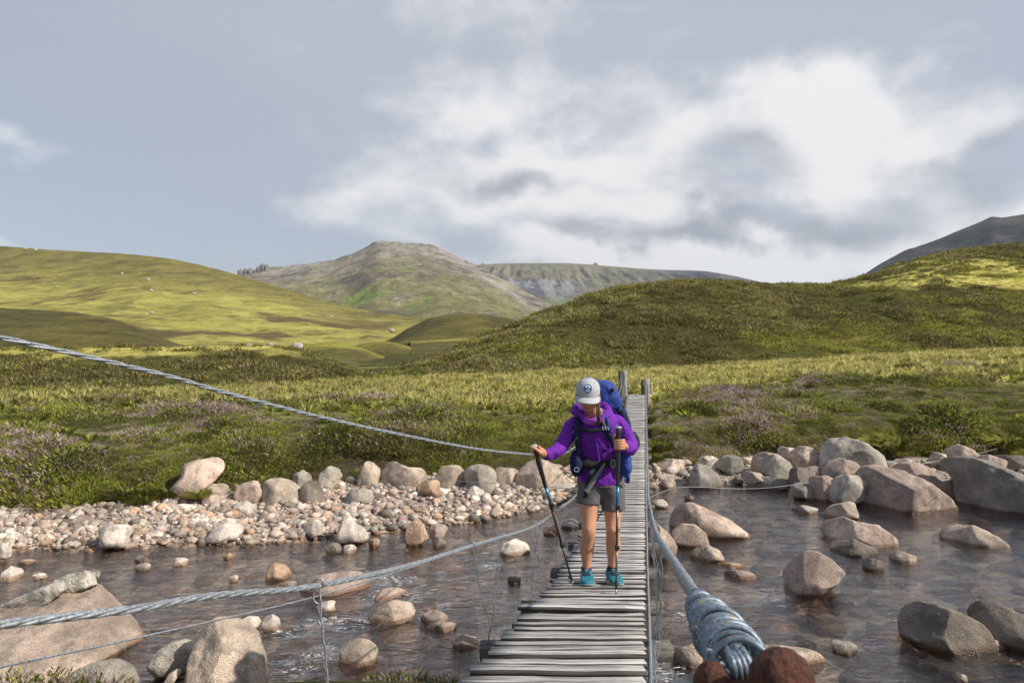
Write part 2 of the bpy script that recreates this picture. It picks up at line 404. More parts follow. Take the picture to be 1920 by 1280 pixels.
# yellow-green hillside on the left with the valley floor
def c_left(X, d, z, px, py, t):
    n = fbm(X * .010, d * .004, s=81, o=5, g=.6); n2 = fbm(X * .04, d * .018, s=82, o=6, g=.65)
    c = lerp(np.array((.31, .28, .07)), np.array((.21, .205, .052)), e3(sstep(-.3, .4, n)))
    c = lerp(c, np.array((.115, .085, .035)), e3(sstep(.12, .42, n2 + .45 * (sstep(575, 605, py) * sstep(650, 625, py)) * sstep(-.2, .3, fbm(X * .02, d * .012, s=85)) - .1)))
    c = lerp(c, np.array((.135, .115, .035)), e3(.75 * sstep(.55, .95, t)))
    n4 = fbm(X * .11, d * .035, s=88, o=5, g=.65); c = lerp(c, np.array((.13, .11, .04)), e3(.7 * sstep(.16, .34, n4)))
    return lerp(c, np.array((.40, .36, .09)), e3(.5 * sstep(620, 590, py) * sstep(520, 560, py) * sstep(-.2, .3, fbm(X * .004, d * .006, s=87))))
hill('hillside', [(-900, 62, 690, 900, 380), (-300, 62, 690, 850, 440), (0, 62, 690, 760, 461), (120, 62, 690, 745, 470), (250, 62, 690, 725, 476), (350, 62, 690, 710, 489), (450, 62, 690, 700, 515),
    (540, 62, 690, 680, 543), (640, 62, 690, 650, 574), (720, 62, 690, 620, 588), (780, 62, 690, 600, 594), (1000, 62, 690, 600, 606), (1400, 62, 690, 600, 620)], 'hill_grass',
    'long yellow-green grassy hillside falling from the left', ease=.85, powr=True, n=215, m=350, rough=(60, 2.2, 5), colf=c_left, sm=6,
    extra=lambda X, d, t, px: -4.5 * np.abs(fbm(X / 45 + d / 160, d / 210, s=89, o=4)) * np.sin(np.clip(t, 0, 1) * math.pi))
# craggy grey-green mountain in the middle
def gully(X, d, t, px):
    return -26 * np.abs(fbm(X / 170, d / 420, s=91, o=4)) * np.sin(np.clip(t, 0, 1) * math.pi) + 9 * fbm(X / 40, d / 60, s=93, o=3) * np.clip(t, 0, 1) * np.sin(np.clip(t, 0, 1) * math.pi) \
        + 3.2 * vnoise(X / 14, d / 14, s=95) * sstep(.9, 1, t) * (t < 1.2)
def c_mount(X, d, z, px, py, t):
    n = fbm(X * .006, d * .004, s=96, o=6, g=.62); n2 = fbm(X * .016, d * .008, s=97, o=5, g=.6); n3 = fbm(X * .05, d * .03, s=99, o=4, g=.65)
    c = lerp(np.array((.215, .195, .085)), np.array((.25, .22, .145)), e3(sstep(.35, .95, t + .5 * n)))
    c = lerp(c, np.array((.16, .19, .05)), e3(.8 * sstep(.1, .42, n2) * sstep(.95, .5, t)))
    c = lerp(c, np.array((.13, .105, .09)), e3(.8 * sstep(.08, .4, n)))
    c = lerp(c, np.array((.33, .30, .27)), e3(.8 * sstep(.12, .5, n3 + .5 * sstep(.6, 1, t) - .22)))
    sp = sstep(22, 5, np.abs(py - (566 - (px - 640) * .17 + 14 * np.sin(px / 24.)))) * sstep(635, 665, px) * sstep(765, 720, px)
    c = lerp(c, np.array((.20, .28, .06)), e3(.85 * sp * sstep(-.35, .1, n2)))
    return lerp(c, np.array((.36, .32, .29)), e3(sstep(10, 2, np.abs(py - (470 + (px - 830) * .62))) * sstep(825, 850, px) * sstep(1010, 960, px) * .8))
hill('mountain', [(100, 660, 630, 2100, 585), (300, 660, 622, 2100, 540), (440, 660, 614, 2150, 515), (470, 660, 613, 2150, 507), (500, 660, 613, 2170, 501), (560, 660, 612, 2180, 496), (620, 660, 611, 2200, 489), (660, 660, 611, 2200, 476), (685, 660, 610, 2200, 464),
    (705, 660, 610, 2200, 452), (718, 660, 610, 2200, 452), (740, 660, 610, 2200, 455), (800, 660, 609, 2200, 456), (825, 660, 608, 2180, 464), (850, 660, 607, 2150, 478), (875, 660, 606, 2100, 490), (895, 660, 606, 2050, 498), (930, 660, 606, 1900, 518), (970, 660, 606, 1750, 541),
    (1010, 660, 608, 1650, 560), (1045, 660, 612, 1600, 577), (1150, 660, 622, 1600, 612), (1300, 660, 636, 1600, 640)], 'mountain', 'steep heathery mountain with a flat stony summit', ease=.95, powr=True, n=240, m=440, rough=(260, 22, 6), colf=c_mount, sm=3, extra=gully)
# the higher plateau behind it with its crag band
def c_plat(X, d, z, px, py, t):
    n = fbm(X * .004, d * .003, s=101, o=5, g=.6); n3 = fbm(X * .02, d * .004, s=103, o=4, g=.6)
    c = lerp(np.array((.19, .17, .11)), np.array((.17, .18, .09)), e3(sstep(-.2, .3, n)))
    cr = sstep(517, 524, py + 10 * n) * sstep(572, 556, py) * sstep(890, 930, px) * sstep(1120, 1060, px)
    c = lerp(c, lerp(np.array((.27, .26, .25)), np.array((.11, .11, .12)), e3(sstep(-.15, .2, n3))), e3(cr))
    c = lerp(c, np.array((.15, .19, .07)), e3(.8 * sstep(552, 566, py)))
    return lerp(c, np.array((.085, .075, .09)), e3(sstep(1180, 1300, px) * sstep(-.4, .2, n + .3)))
def crag(X, d, t, px):
    return -48 * np.abs(fbm(X / 70, d / 700, s=105, o=4)) * sstep(.25, .5, t) * sstep(.95, .7, t) + 14 * sstep(6, 1, np.abs(px - 1117)) * sstep(.93, 1, t) * (t < 1.1) + 9 * sstep(5, 1, np.abs(px - 905)) * sstep(.93, 1, t) * (t < 1.1)
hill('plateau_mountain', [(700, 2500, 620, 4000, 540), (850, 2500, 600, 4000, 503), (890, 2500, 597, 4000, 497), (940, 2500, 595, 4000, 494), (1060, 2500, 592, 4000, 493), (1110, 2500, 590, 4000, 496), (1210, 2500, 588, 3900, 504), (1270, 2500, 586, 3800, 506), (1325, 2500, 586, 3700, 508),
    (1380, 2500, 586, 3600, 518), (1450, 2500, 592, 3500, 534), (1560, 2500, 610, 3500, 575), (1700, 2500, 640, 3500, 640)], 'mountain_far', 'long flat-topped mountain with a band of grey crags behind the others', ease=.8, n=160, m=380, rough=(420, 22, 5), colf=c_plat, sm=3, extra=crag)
# mountain on the right, the cloud shadow over it put into its dark colour
def c_cloud_shade(X, d, z, px, py, t):
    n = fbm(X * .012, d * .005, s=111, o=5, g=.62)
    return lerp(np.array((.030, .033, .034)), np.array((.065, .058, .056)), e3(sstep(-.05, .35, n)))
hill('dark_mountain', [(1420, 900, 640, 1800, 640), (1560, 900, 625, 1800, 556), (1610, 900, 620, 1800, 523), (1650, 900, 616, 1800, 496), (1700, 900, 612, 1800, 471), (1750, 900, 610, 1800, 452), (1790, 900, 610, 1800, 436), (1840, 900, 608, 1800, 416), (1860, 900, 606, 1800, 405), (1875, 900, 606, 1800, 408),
    (1910, 900, 605, 1800, 403), (1960, 900, 605, 1800, 394), (2200, 900, 600, 1900, 350), (2700, 900, 590, 2000, 330)], 'mountain', 'dark blue-grey mountain shoulder rising at the right', ease=.9, n=150, m=260, rough=(160, 26, 6), colf=c_cloud_shade, sm=1,
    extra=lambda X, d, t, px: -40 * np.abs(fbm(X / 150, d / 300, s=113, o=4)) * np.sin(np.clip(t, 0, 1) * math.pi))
# heather-covered moraine on the right
def c_moraine(X, d, z, px, py, t):
    n = fbm(X * .06, d * .05, s=121, o=5, g=.6)
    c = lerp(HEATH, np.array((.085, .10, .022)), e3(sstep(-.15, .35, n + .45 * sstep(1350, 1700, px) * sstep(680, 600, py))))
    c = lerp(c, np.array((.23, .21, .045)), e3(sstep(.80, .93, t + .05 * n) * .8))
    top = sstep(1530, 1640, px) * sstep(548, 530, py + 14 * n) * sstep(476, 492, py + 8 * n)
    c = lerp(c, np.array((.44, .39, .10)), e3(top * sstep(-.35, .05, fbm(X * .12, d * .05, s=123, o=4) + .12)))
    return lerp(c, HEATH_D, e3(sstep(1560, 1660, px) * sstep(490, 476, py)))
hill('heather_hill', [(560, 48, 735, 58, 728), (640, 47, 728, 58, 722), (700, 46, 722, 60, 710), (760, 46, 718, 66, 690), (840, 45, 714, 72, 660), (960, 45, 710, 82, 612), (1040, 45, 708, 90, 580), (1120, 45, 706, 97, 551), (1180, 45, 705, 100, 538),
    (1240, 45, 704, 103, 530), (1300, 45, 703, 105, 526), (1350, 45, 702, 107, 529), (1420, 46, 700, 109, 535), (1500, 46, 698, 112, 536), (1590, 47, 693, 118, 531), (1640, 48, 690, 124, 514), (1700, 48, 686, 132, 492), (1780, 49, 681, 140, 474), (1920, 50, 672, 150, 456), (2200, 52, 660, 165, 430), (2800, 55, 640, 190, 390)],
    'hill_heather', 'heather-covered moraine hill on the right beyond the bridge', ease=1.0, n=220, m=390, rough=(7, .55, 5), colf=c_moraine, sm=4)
# low heathery bank on the left and smaller mounds in the valley
def c_bench(X, d, z, px, py, t):
    n = fbm(X * .10, d * .10, s=131, o=5, g=.6)
    c = lerp(HEATH_D, HEATH, e3(sstep(-.2, .3, n)))
    return lerp(c, np.array((.36, .32, .085)), e3(sstep(.52, .72, t + .28 * n) * sstep(600, 500, px) + .25 * sstep(.5, .9, t)))
hill('heather_bank', [(-900, 33, 752, 66, 660), (-300, 33, 752, 64, 656), (0, 34, 750, 63, 656), (200, 34, 748, 62, 652), (330, 35, 745, 61, 649), (440, 36, 742, 60, 647), (520, 37, 740, 59, 648), (555, 38, 737, 58, 656), (610, 39, 734, 57, 672), (670, 40, 731, 55, 694), (740, 41, 730, 53, 715), (800, 42, 730, 52, 727), (860, 42, 732, 52, 736)],
    'hill_heather', 'low dark heather bank with a grassy top on the left', back=.6, drop=.45, n=170, m=340, rough=(6, .4, 5), colf=c_bench, sm=3)
def c_brown(X, d, z, px, py, t):
    n = fbm(X * .06, d * .03, s=141, o=5, g=.6)
    c = lerp(np.array((.085, .072, .026)), np.array((.115, .10, .028)), e3(sstep(-.2, .3, n)))
    return lerp(c, np.array((.20, .185, .04)), e3(.7 * sstep(.7, 1, t + .3 * n)))
hill('heather_mound', [(-700, 100, 650, 160, 566), (-300, 100, 650, 155, 570), (0, 100, 650, 150, 577), (140, 100, 650, 150, 585), (210, 100, 650, 148, 596), (260, 100, 650, 145, 610), (300, 100, 650, 140, 630), (330, 100, 651, 135, 646), (420, 100, 655, 130, 660)], 'hill_mid', 'rounded dark heather mound at the left edge',
    back=.35, drop=.8, n=80, m=220, rough=(14, .6, 4), colf=c_brown, sm=3)
hill('brown_mound', [(700, 200, 650, 240, 650), (735, 200, 646, 245, 636), (765, 200, 644, 255, 615), (805, 200, 643, 262, 596), (850, 200, 642, 265, 588), (900, 200, 641, 265, 588), (960, 200, 641, 262, 597), (1020, 200, 641, 258, 612), (1120, 200, 646, 250, 640)], 'hill_mid', 'rounded brown mound standing in the valley floor',
    back=.3, drop=.9, n=80, m=200, rough=(20, .8, 4), colf=c_brown, sm=3)
def c_knoll(X, d, z, px, py, t):
    n = fbm(X * .09, d * .06, s=151, o=5, g=.6)
    return lerp(np.array((.10, .088, .028)), np.array((.25, .225, .045)), e3(sstep(.35, .95, t + .5 * n)))
hill('grassy_knoll', [(480, 88, 676, 112, 660), (560, 86, 682, 116, 646), (620, 86, 684, 120, 641), (680, 85, 690, 116, 652), (730, 84, 696, 108, 672), (770, 83, 700, 100, 690), (830, 82, 706, 95, 706)], 'hill_mid', 'low grassy knoll left of the heather hill', back=.2, drop=.8, n=60, m=140, rough=(8, .35, 4), colf=c_knoll, sm=3)
hill('small_knoll', [(640, 122, 676, 150, 654), (690, 122, 676, 155, 642), (730, 122, 678, 155, 640), (770, 120, 684, 150, 650), (800, 118, 690, 140, 668), (860, 116, 700, 130, 690)], 'hill_mid', 'second small knoll at the mouth of the side stream', back=.2, drop=.8, n=60, m=120, rough=(9, .35, 4), colf=c_knoll, sm=3)
hill('grass_spur', [(770, 130, 662, 190, 640), (860, 128, 664, 200, 634), (960, 126, 660, 200, 630), (1060, 126, 655, 200, 630)], 'hill_mid', 'pale grass flat in front of the brown mound', back=.3, drop=.5, n=50, m=90, rough=(12, .3, 4), colf=c_knoll, sm=3)
# ------------------------------------------------------------------ water
m = NT('water')
v = m.mapping((1.0, 2.6, 1.0))
r1 = m.noise(2.3, 5, .62, v, .5); r2 = m.noise(9.0, 4, .6, v, .4); r3 = m.noise(30.0, 2, .5, v)
bmp = m.n('ShaderNodeBump'); bmp.inputs['Strength'].default_value = .8; bmp.inputs['Distance'].default_value = .055
m.l(m.math('ADD', r1, m.math('ADD', m.math('MULTIPLY', r2, .26), m.math('MULTIPLY', r3, .03))), bmp.inputs['Height'])
gl = m.n('ShaderNodeBsdfGlossy'); gl.inputs['Roughness'].default_value = .035; gl.inputs['Color'].default_value = (.96, .97, 1, 1); m.l(bmp.outputs[0], gl.inputs['Normal'])
tr = m.n('ShaderNodeBsdfTransparent'); tr.inputs['Color'].default_value = (.96, .91, .83, 1)
fr = m.n('ShaderNodeFresnel'); fr.inputs['IOR'].default_value = 1.33; m.l(bmp.outputs[0], fr.inputs['Normal'])
mx = m.n('ShaderNodeMixShader'); m.l(m.math('MINIMUM', m.math('MULTIPLY', fr.outputs[0], 1.8), 1.), mx.inputs[0]); m.l(tr.outputs[0], mx.inputs[1]); m.l(gl.outputs[0], mx.inputs[2])
# broken white water where the mesh says so
fo = m.n('ShaderNodeBsdfDiffuse'); fo.inputs['Color'].default_value = (.85, .86, .86, 1)
fa = m.n('ShaderNodeSeparateColor'); m.l(m.attr(), fa.inputs[0])
vf = m.mapping((1.0, 1.7, 1.0))
fn = m.math('MULTIPLY', m.rng(m.noise(11, 6, .75, vf, 1.2), .53, .64), m.rng(fa.outputs[0], .35, 1.0)); 
mf = m.n('ShaderNodeMixShader'); m.l(fn, mf.inputs[0]); m.l(mx.outputs[0], mf.inputs[1]); m.l(fo.outputs[0], mf.inputs[2])
m.l(mf.outputs[0], m.out.inputs['Surface'])
FOAM = [(735, 1118, .9, .12), (640, 1165, 1.0, .10), (735, 1085, .8, .12), (530, 1185, .7, .08), (1310, 1165, .35, .06), (1265, 1250, .4, .1), (560, 1250, .45, .1), (920, 1060, .35, .06), (1290, 1155, .4, .08), (600, 1225, .4, .1), (1460, 1118, .3, .06), (1255, 1275, .6, .15)]
wx = np.linspace(-22, 22, 460); wd = np.linspace(2.6, 17.2, 200); WD, WX = np.meshgrid(wd, wx, indexing='ij')
foam = np.zeros_like(WX); rough_ = np.zeros_like(WX)
for px, py, w, h in FOAM:
    q = W(px, py, dist_at(py)); k = np.exp(-(((WX - q[0]) / (w * .62)) ** 2 + ((WD - q[1]) / (h * 3.0)) ** 2)); foam = np.maximum(foam, k); rough_ = np.maximum(rough_, np.exp(-(((WX - q[0]) / (w * 1.4)) ** 2 + ((WD - q[1]) / (h * 7)) ** 2)))
WZ = .012 * fbm(WX * 1.1, WD * 2.6, s=201, o=4) + rough_ * .04 * fbm(WX * 2.2, WD * 4.5, s=203, o=4)
tag(link('water', mesh_np('water', np.stack([WX, WD, WZ], -1), grid_faces(200, 460), 'water', col=np.stack([foam, foam, foam], -1).reshape(-1, 3))), 'shallow clear brown river running over stones', 'river', kind='structure')

# ------------------------------------------------------------------ stones
def ico(sub):
    bm = bmesh.new(); bmesh.ops.create_icosphere(bm, subdivisions=sub, radius=1)
    V = np.array([v.co[:] for v in bm.verts]); Fc = np.array([[v.index for v in f.verts] for f in bm.faces]); bm.free(); return V, Fc
ICO = {k: ico(k) for k in (1, 2, 3, 4, 5)}
PINK = (.56, .42, .335); TAN = (.54, .43, .335); GREY = (.40, .355, .295); PALE = (.70, .60, .51); DARK = (.22, .185, .15); ORNG = (.56, .37, .245); ROSE = (.47, .355, .295)
def blob_poly(seed, boxy=2.6, n=40):
    r = random.Random(seed); a = np.arange(n) * 2 * math.pi / n
    R = (np.abs(np.cos(a)) ** boxy + np.abs(np.sin(a)) ** boxy) ** (-1 / boxy)
    for k in (2, 3, 4, 5): R *= 1 + r.uniform(-.085, .085) * np.cos(k * a + r.uniform(0, 6.28))
    x, y = R * np.cos(a), R * np.sin(a)
    return np.stack([(x - x.min()) / (x.max() - x.min()), (y - y.min()) / (y.max() - y.min())], 1)
def boulder(name, poly, label, color, d=None, zb=0.0, deep=.85, sub=4, seed=0, facets=8, noise=1.5, sink=.25, box=.8, cat='boulder', group=None, parent=None, cuts=()):
    """a rock whose outline seen from the path is poly (photo pixels); box 4-tuples are rounded blocks"""
    if len(poly) == 4 and not hasattr(poly[0], '__len__'):
        x0, y0, x1, y1 = poly; q = blob_poly(seed + 5); P = np.stack([x0 + (x1 - x0) * q[:, 0], y1 - (y1 - y0) * q[:, 1]], 1)
    else:
        P = np.array(poly, float)
    yb = P[:, 1].max(); cx, cy = (P[:, 0].min() + P[:, 0].max()) / 2, (P[:, 1].min() + P[:, 1].max()) / 2
    wpx = P[:, 0].max() - P[:, 0].min(); hpx = P[:, 1].max() - P[:, 1].min()
    P[:, 1] = np.where(P[:, 1] > cy, cy + (P[:, 1] - cy) * (1 + sink * 2), P[:, 1])       # the part sunk in bed or turf
    if d is None: d = dist_at(yb, zb)
    size0 = (wpx * .5 + hpx * .5) / F * d
    dep = size0 * deep * .62; dc = d + dep * .55
    ray = unit(W(cx, cy, 1.0) - np.array((0, 0, CAMZ))); e1 = unit(np.cross(ray, (0, 0, 1))); e2 = np.cross(e1, ray)
    C = W(cx, cy, dc); k = np.linalg.norm(C - np.array((0, 0, CAMZ))) / math.hypot(math.hypot((cx - 960) / F, 1), (cy - 640) / F) / F
    xy = (P - (cx, cy)) * (1, -1); ang = np.arctan2(xy[:, 1], xy[:, 0]); rad = np.hypot(xy[:, 0], xy[:, 1])
    # polygon as a radial function, sampled exactly along its edges
    sx, sy = [], []
    for i in range(len(xy)):
        a, b = xy[i], xy[(i + 1) % len(xy)]
        for t in np.linspace(0, 1, 8, endpoint=False): q = a + (b - a) * t; sx.append(math.atan2(q[1], q[0])); sy.append(math.hypot(*q))
    o_ = np.argsort(sx); sx = np.array(sx)[o_]; sy = np.array(sy)[o_]
    g = np.linspace(-math.pi, math.pi, 181)[:-1]; R = np.interp(g, sx, sy, period=2 * math.pi)
    kk = np.exp(-.5 * (np.arange(-5, 6) / 1.6) ** 2); kk /= kk.sum(); R = np.convolve(np.concatenate([R[-5:], R, R[:5]]), kk, 'valid') * k * 1.07
    U, Fc = ICO[sub]; a = np.arctan2(U[:, 1], U[:, 0]); cp = np.hypot(U[:, 0], U[:, 1]); Ra = np.interp(a, g, R, period=2 * math.pi)
    kx = cp ** box; sg = np.sign(U[:, 2]) * np.abs(U[:, 2]) ** box
    L = np.stack([Ra * np.cos(a) * kx, Ra * np.sin(a) * kx, dep * sg], 1)       # right, up, away
    r = random.Random(seed * 7 + 3); size = float(np.mean(R))
    for q in list(cuts) + [None] * facets:
        if q is None:
            n = unit((r.uniform(-.9, .9), r.uniform(-.25, .9), -r.uniform(.5, 1.1))); f = r.uniform(.62, .88)
        else: n = unit(q[:3]); f = q[3]
        s = L @ n; h = s.max() * f; over = np.maximum(s - h, 0); L -= np.outer(over * .97, n)
    nr = L / (np.linalg.norm(L, axis=1)[:, None] + 1e-9)
    off = seed * 3.7
    q = L / size
    L += nr * (size * noise * (.055 * fbm(q[:, 0] * 1.6 + off, q[:, 1] * 1.6, q[:, 2] * 1.6, s=seed, o=3) + .028 * fbm(q[:, 0] * 5 + off, q[:, 1] * 5, q[:, 2] * 5, s=seed + 9, o=4, g=.6)))[:, None]
    V = C + L[:, :1] * e1 + L[:, 1:2] * e2 + L[:, 2:] * ray
    b = np.array((C[0], C[1], V[:, 2].min()))
    o = link(name, mesh_np(name, V - b, Fc, 'stone'), None, b); r2 = random.Random(seed + 77); j = r2.uniform(.88, 1.1)
    o.color = tuple(c * j for c in color) + (1,)
    return tag(o, label, cat, group)

B = boulder
# --- on and along the far left bank, from the left
ROW = 'boulders along the foot of the far bank'
def row(poly, label, color, d=None, seed=1, **k):
    yb = poly[3] if not hasattr(poly[0], '__len__') else max(p[1] for p in poly); zb = k.pop('zb', .24)
    if d is not None and d < 15.9 and yb > 898: d = min(d, dist_at(yb, zb))
    return B('boulder', poly, label, color, d=d, zb=zb, seed=seed, group=ROW, **k)
row([(327, 928), (329, 908), (344, 894), (348, 872), (372, 863), (411, 860), (416, 872), (415, 884), (398, 902), (372, 920), (346, 937), (332, 936)], 'large pale pink split boulder leaning in the heather, leftmost of the far bank', PINK, d=12.55, seed=1, facets=4, sink=.1, cuts=((-.2, -.6, -1, .72), (.2, .7, -.6, .7)))
row((343, 858, 372, 878), 'small grey boulder tip behind the large pale pink split boulder', GREY, d=14.2, seed=2)
row((377, 906, 431, 938), 'low pale boulder tucked under the large pale pink split boulder', TAN, seed=3)
row((441, 902, 495, 942), 'squarish rose boulder, left one of two touching blocks above the shoal', PINK, seed=4, facets=7)
row([(495, 938), (496, 912), (502, 898), (530, 897), (552, 906), (562, 920), (558, 936), (540, 942), (500, 942)], 'blocky tan boulder, right one of two touching blocks above the shoal', TAN, seed=5, facets=7)
row((478, 857, 538, 890), 'grey rounded boulder sitting higher up in the heather behind the two blocks', GREY, d=15.2, seed=6, facets=3)
row([(545, 912), (552, 890), (568, 881), (582, 892), (588, 910), (570, 918)], 'small pointed grey boulder behind the blocky tan boulder', GREY, d=14.7, seed=7)
row([(562, 932), (566, 912), (580, 900), (598, 906), (607, 924), (602, 936), (575, 938)], 'dark grey pointed boulder right beside the blocky tan boulder', DARK, seed=8)
row([(594, 915), (600, 888), (618, 875), (636, 880), (641, 893), (628, 905), (612, 918)], 'grey leaning boulder with grass right of the dark pointed one', GREY, d=14.6, seed=9)
row([(668, 912), (674, 890), (686, 866), (700, 864), (713, 880), (708, 900), (698, 914)], 'tall narrow tan boulder standing between grass tufts on the far bank', TAN, d=14.6, seed=10)
row([(707, 912), (712, 890), (728, 868), (742, 866), (765, 878), (788, 878), (797, 890), (790, 904), (765, 913), (725, 914)], 'large two-humped pale boulder in the middle of the far bank row', TAN, d=14.8, seed=11)
row((815, 873, 872, 913), 'round grey-tan boulder right of the two-humped pale boulder', TAN, d=15.0, seed=12, facets=3)
row((873, 872, 930, 917), 'squat speckled grey boulder touching the round grey-tan one', GREY, d=15.1, seed=13)
row([(925, 902), (927, 884), (934, 877), (966, 878), (970, 894), (958, 904), (940, 906)], 'small cracked tan boulder between two larger ones by the hiker', TAN, d=15.3, seed=14)
row([(968, 900), (976, 880), (990, 866), (1020, 862), (1044, 874), (1055, 890), (1050, 904), (1010, 910), (975, 908)], 'largest rounded boulder of the far bank, behind the hand on the cable', TAN, d=15.2, seed=15)
row((1028, 904, 1080, 926), 'flat dark mossy stone in the pool left of the hiker', GREY, d=14.3, zb=.05, seed=16)
row((788, 900, 825, 926), 'small orange-tan stone below the two-humped boulder', ORNG, d=14.2, seed=17)
row((812, 915, 852, 933), 'low oval pale stone at the edge of the side pool', PALE, d=13.7, zb=.1, seed=18)
row([(872, 930), (880, 916), (892, 911), (906, 920), (908, 934), (900, 945), (878, 944)], 'white pointed stone standing in the side pool', PALE, d=13.3, zb=.02, seed=19)
row((862, 848, 912, 876), 'grey boulder half sunk in flowering heather behind the row', GREY, d=16.0, seed=20)
row((816, 853, 846, 874), 'grey boulder tip showing above the round grey-tan one', GREY, d=16.0, seed=21)
row((652, 916, 700, 941), 'low grey stone at the back of the shoal below the tall narrow boulder', GREY, d=13.7, zb=.2, seed=22)
row((985, 914, 1015, 929), 'smooth oval stone between the white pointed stone and the flat mossy one', PALE, d=13.9, zb=.06, seed=23)
row((648, 868, 668, 884), 'small dark stone in the heather left of the tall narrow boulder', DARK, d=15.2, seed=24)
# --- stones standing out of the left shoal
SHO = 'larger stones on the gravel shoal'
def sho(poly, label, color, seed, **k): return B('shoal_stone', poly, label, color, zb=k.pop('zb', .08), seed=seed, group=SHO, cat='stone', **k)
sho([(628, 1004), (640, 985), (644, 969), (656, 968), (668, 982), (684, 992), (691, 1003), (670, 1008), (640, 1009)], 'pale triangular stone with a pointed top at the front of the shoal', PALE, 31, facets=4)
sho([(571, 992), (576, 978), (592, 974), (607, 984), (602, 998), (586, 1001)], 'pale yellowish blocky stone left of the triangular one on the shoal', PALE, 32)
sho([(760, 1004), (764, 984), (778, 977), (794, 984), (803, 1003), (786, 1012), (766, 1012)], 'rust-coloured rounded stone at the shoal edge', ORNG, 33)
sho((806, 982, 838, 1004), 'pinkish stone just right of the rust-coloured one', ROSE, 34)
sho((190, 984, 249, 1020), 'speckled grey-white stone on the left of the shoal', PALE, 35)
sho([(124, 990), (140, 972), (152, 964), (172, 974), (188, 986), (170, 992), (140, 994)], 'brown wedge-shaped stone behind the speckled grey-white one', ROSE, 36)
sho([(385, 1004), (405, 986), (422, 973), (446, 976), (456, 992), (440, 1006), (405, 1009)], 'broad pale stone in the middle of the shoal', PALE, 37)
sho((326, 944, 368, 960), 'long flat pale stone under the turf edge, left of its twin', PALE, 38, zb=.2)
sho((292, 944, 326, 958), 'shorter flat stone under the turf edge', TAN, 39, zb=.2)
sho((380, 928, 412, 950), 'upright pinkish stone below the low pale boulder', PINK, 40, zb=.2)
sho((440, 940, 474, 961), 'pale oval stone below the two touching blocks', PALE, 41, zb=.2)
sho((130, 950, 162, 966), 'dark tan stone under the turf near the left edge', TAN, 42, zb=.18)
sho((190, 952, 226, 968), 'dark slab-like stone under the turf, left part of the shoal', DARK, 43, zb=.18)
sho((0, 1018, 20, 1042), 'pale stone cut by the left picture edge', PALE, 44)
sho((70, 962, 92, 972), 'small orange stone under the turf at far left', ORNG, 45, zb=.18)
# --- stones in the water, left of the bridge
INW = 'stones standing in the river'
def inw(poly, label, color, seed, **k): return B('river_stone', poly, label, color, zb=k.pop('zb', 0.), seed=seed, group=INW, cat='stone', **k)
inw([(2, 1082), (8, 1070), (22, 1061), (38, 1070), (43, 1080), (20, 1086)], 'pale pointed stone in the river near the left edge', PALE, 51)
inw((62, 1074, 86, 1086), 'small pale stone right of the pointed one at far left', PALE, 52)
inw((36, 1048, 64, 1057), 'flat tan stone in the shallows near the left edge', TAN, 53)
inw((326, 1045, 352, 1059), 'yellow-white pebble-like stone in the river left of centre', PALE, 54)
inw((255, 1055, 281, 1069), 'pale pinkish stone in the left channel', PALE, 55)
inw((254, 1040, 270, 1052), 'dark little stone with a pale top in the left channel', DARK, 56)
inw((420, 1037, 438, 1048), 'small orange-white stone beside the shoal edge', ORNG, 57)
inw((428, 1078, 446, 1090), 'little whitish stone alone in mid channel', PALE, 58)
inw([(500, 1080), (506, 1062), (518, 1055), (536, 1060), (546, 1076), (530, 1084), (505, 1085)], 'bright orange domed stone in the river', ORNG, 59)
inw((565, 1074, 690, 1112), 'wide low rose rock just breaking the surface behind the cable', ROSE, 60, noise=.8)
inw((524, 1090, 556, 1102), 'flat red-brown stone left of the wide low rose rock', ROSE, 61)
inw([(700, 1138), (704, 1118), (718, 1105), (745, 1103), (766, 1112), (770, 1126), (740, 1142)], 'upper rounded pink stone of the stacked pair in the rapids', PINK, 62, d=8.5)
inw([(690, 1158), (702, 1140), (735, 1128), (768, 1130), (778, 1146), (768, 1160), (730, 1166), (700, 1166)], 'lower rounded brown stone of the stacked pair in the rapids', TAN, 63)
inw((637, 1199, 706, 1243), 'round striped tan stone low in the rapids', TAN, 64)
inw((846, 1187, 896, 1214), 'low flat pink stone beside the deck of the bridge', PINK, 65)
inw([(430, 1182), (440, 1166), (462, 1158), (482, 1160), (487, 1172), (470, 1184), (440, 1188)], 'smooth flat pale stone behind the hollowed boulder', PALE, 66)
inw((492, 1153, 524, 1182), 'tilted pale stone right of the smooth flat one', PALE, 67)
inw([(936, 1032), (945, 1018), (965, 1011), (985, 1018), (994, 1030), (970, 1038), (945, 1038)], 'rough white-grey rock in mid river left of the pole', PALE, 68, noise=1.6)
inw((594, 1127, 628, 1146), 'small pale stone below the hooked cable', PALE, 69)
inw((902, 1060, 930, 1072), 'orange stone under the thin wire in mid river', ORNG, 70, d=10.4)
inw((952, 1080, 976, 1094), 'blackish stone in the rippled water beside the deck', DARK, 71)
inw((788, 1145, 838, 1168), 'sunken brown stone right of the stacked pair', ROSE, 72)
inw((800, 1165, 856, 1186), 'wide sunken rosy stone below the stacked pair', ROSE, 73, zb=-.03)
inw((690, 1009, 712, 1025), 'tan stone in the shallows right of the triangular one', ORNG, 74)
inw((644, 1021, 668, 1036), 'pale stone in the shallows in front of the triangular one', PALE, 75)
inw((610, 1018, 640, 1036), 'black mossy stone at the edge of the shoal', DARK, 76)
inw((772, 1010, 788, 1022), 'white angular pebble standing in the shallows', PALE, 77)
inw((810, 1008, 836, 1026), 'dark wet stone in the shallows right of the white angular pebble', DARK, 78)
inw((1018, 984, 1046, 1002), 'pink-orange stone in the river behind the pole', ORNG, 79)
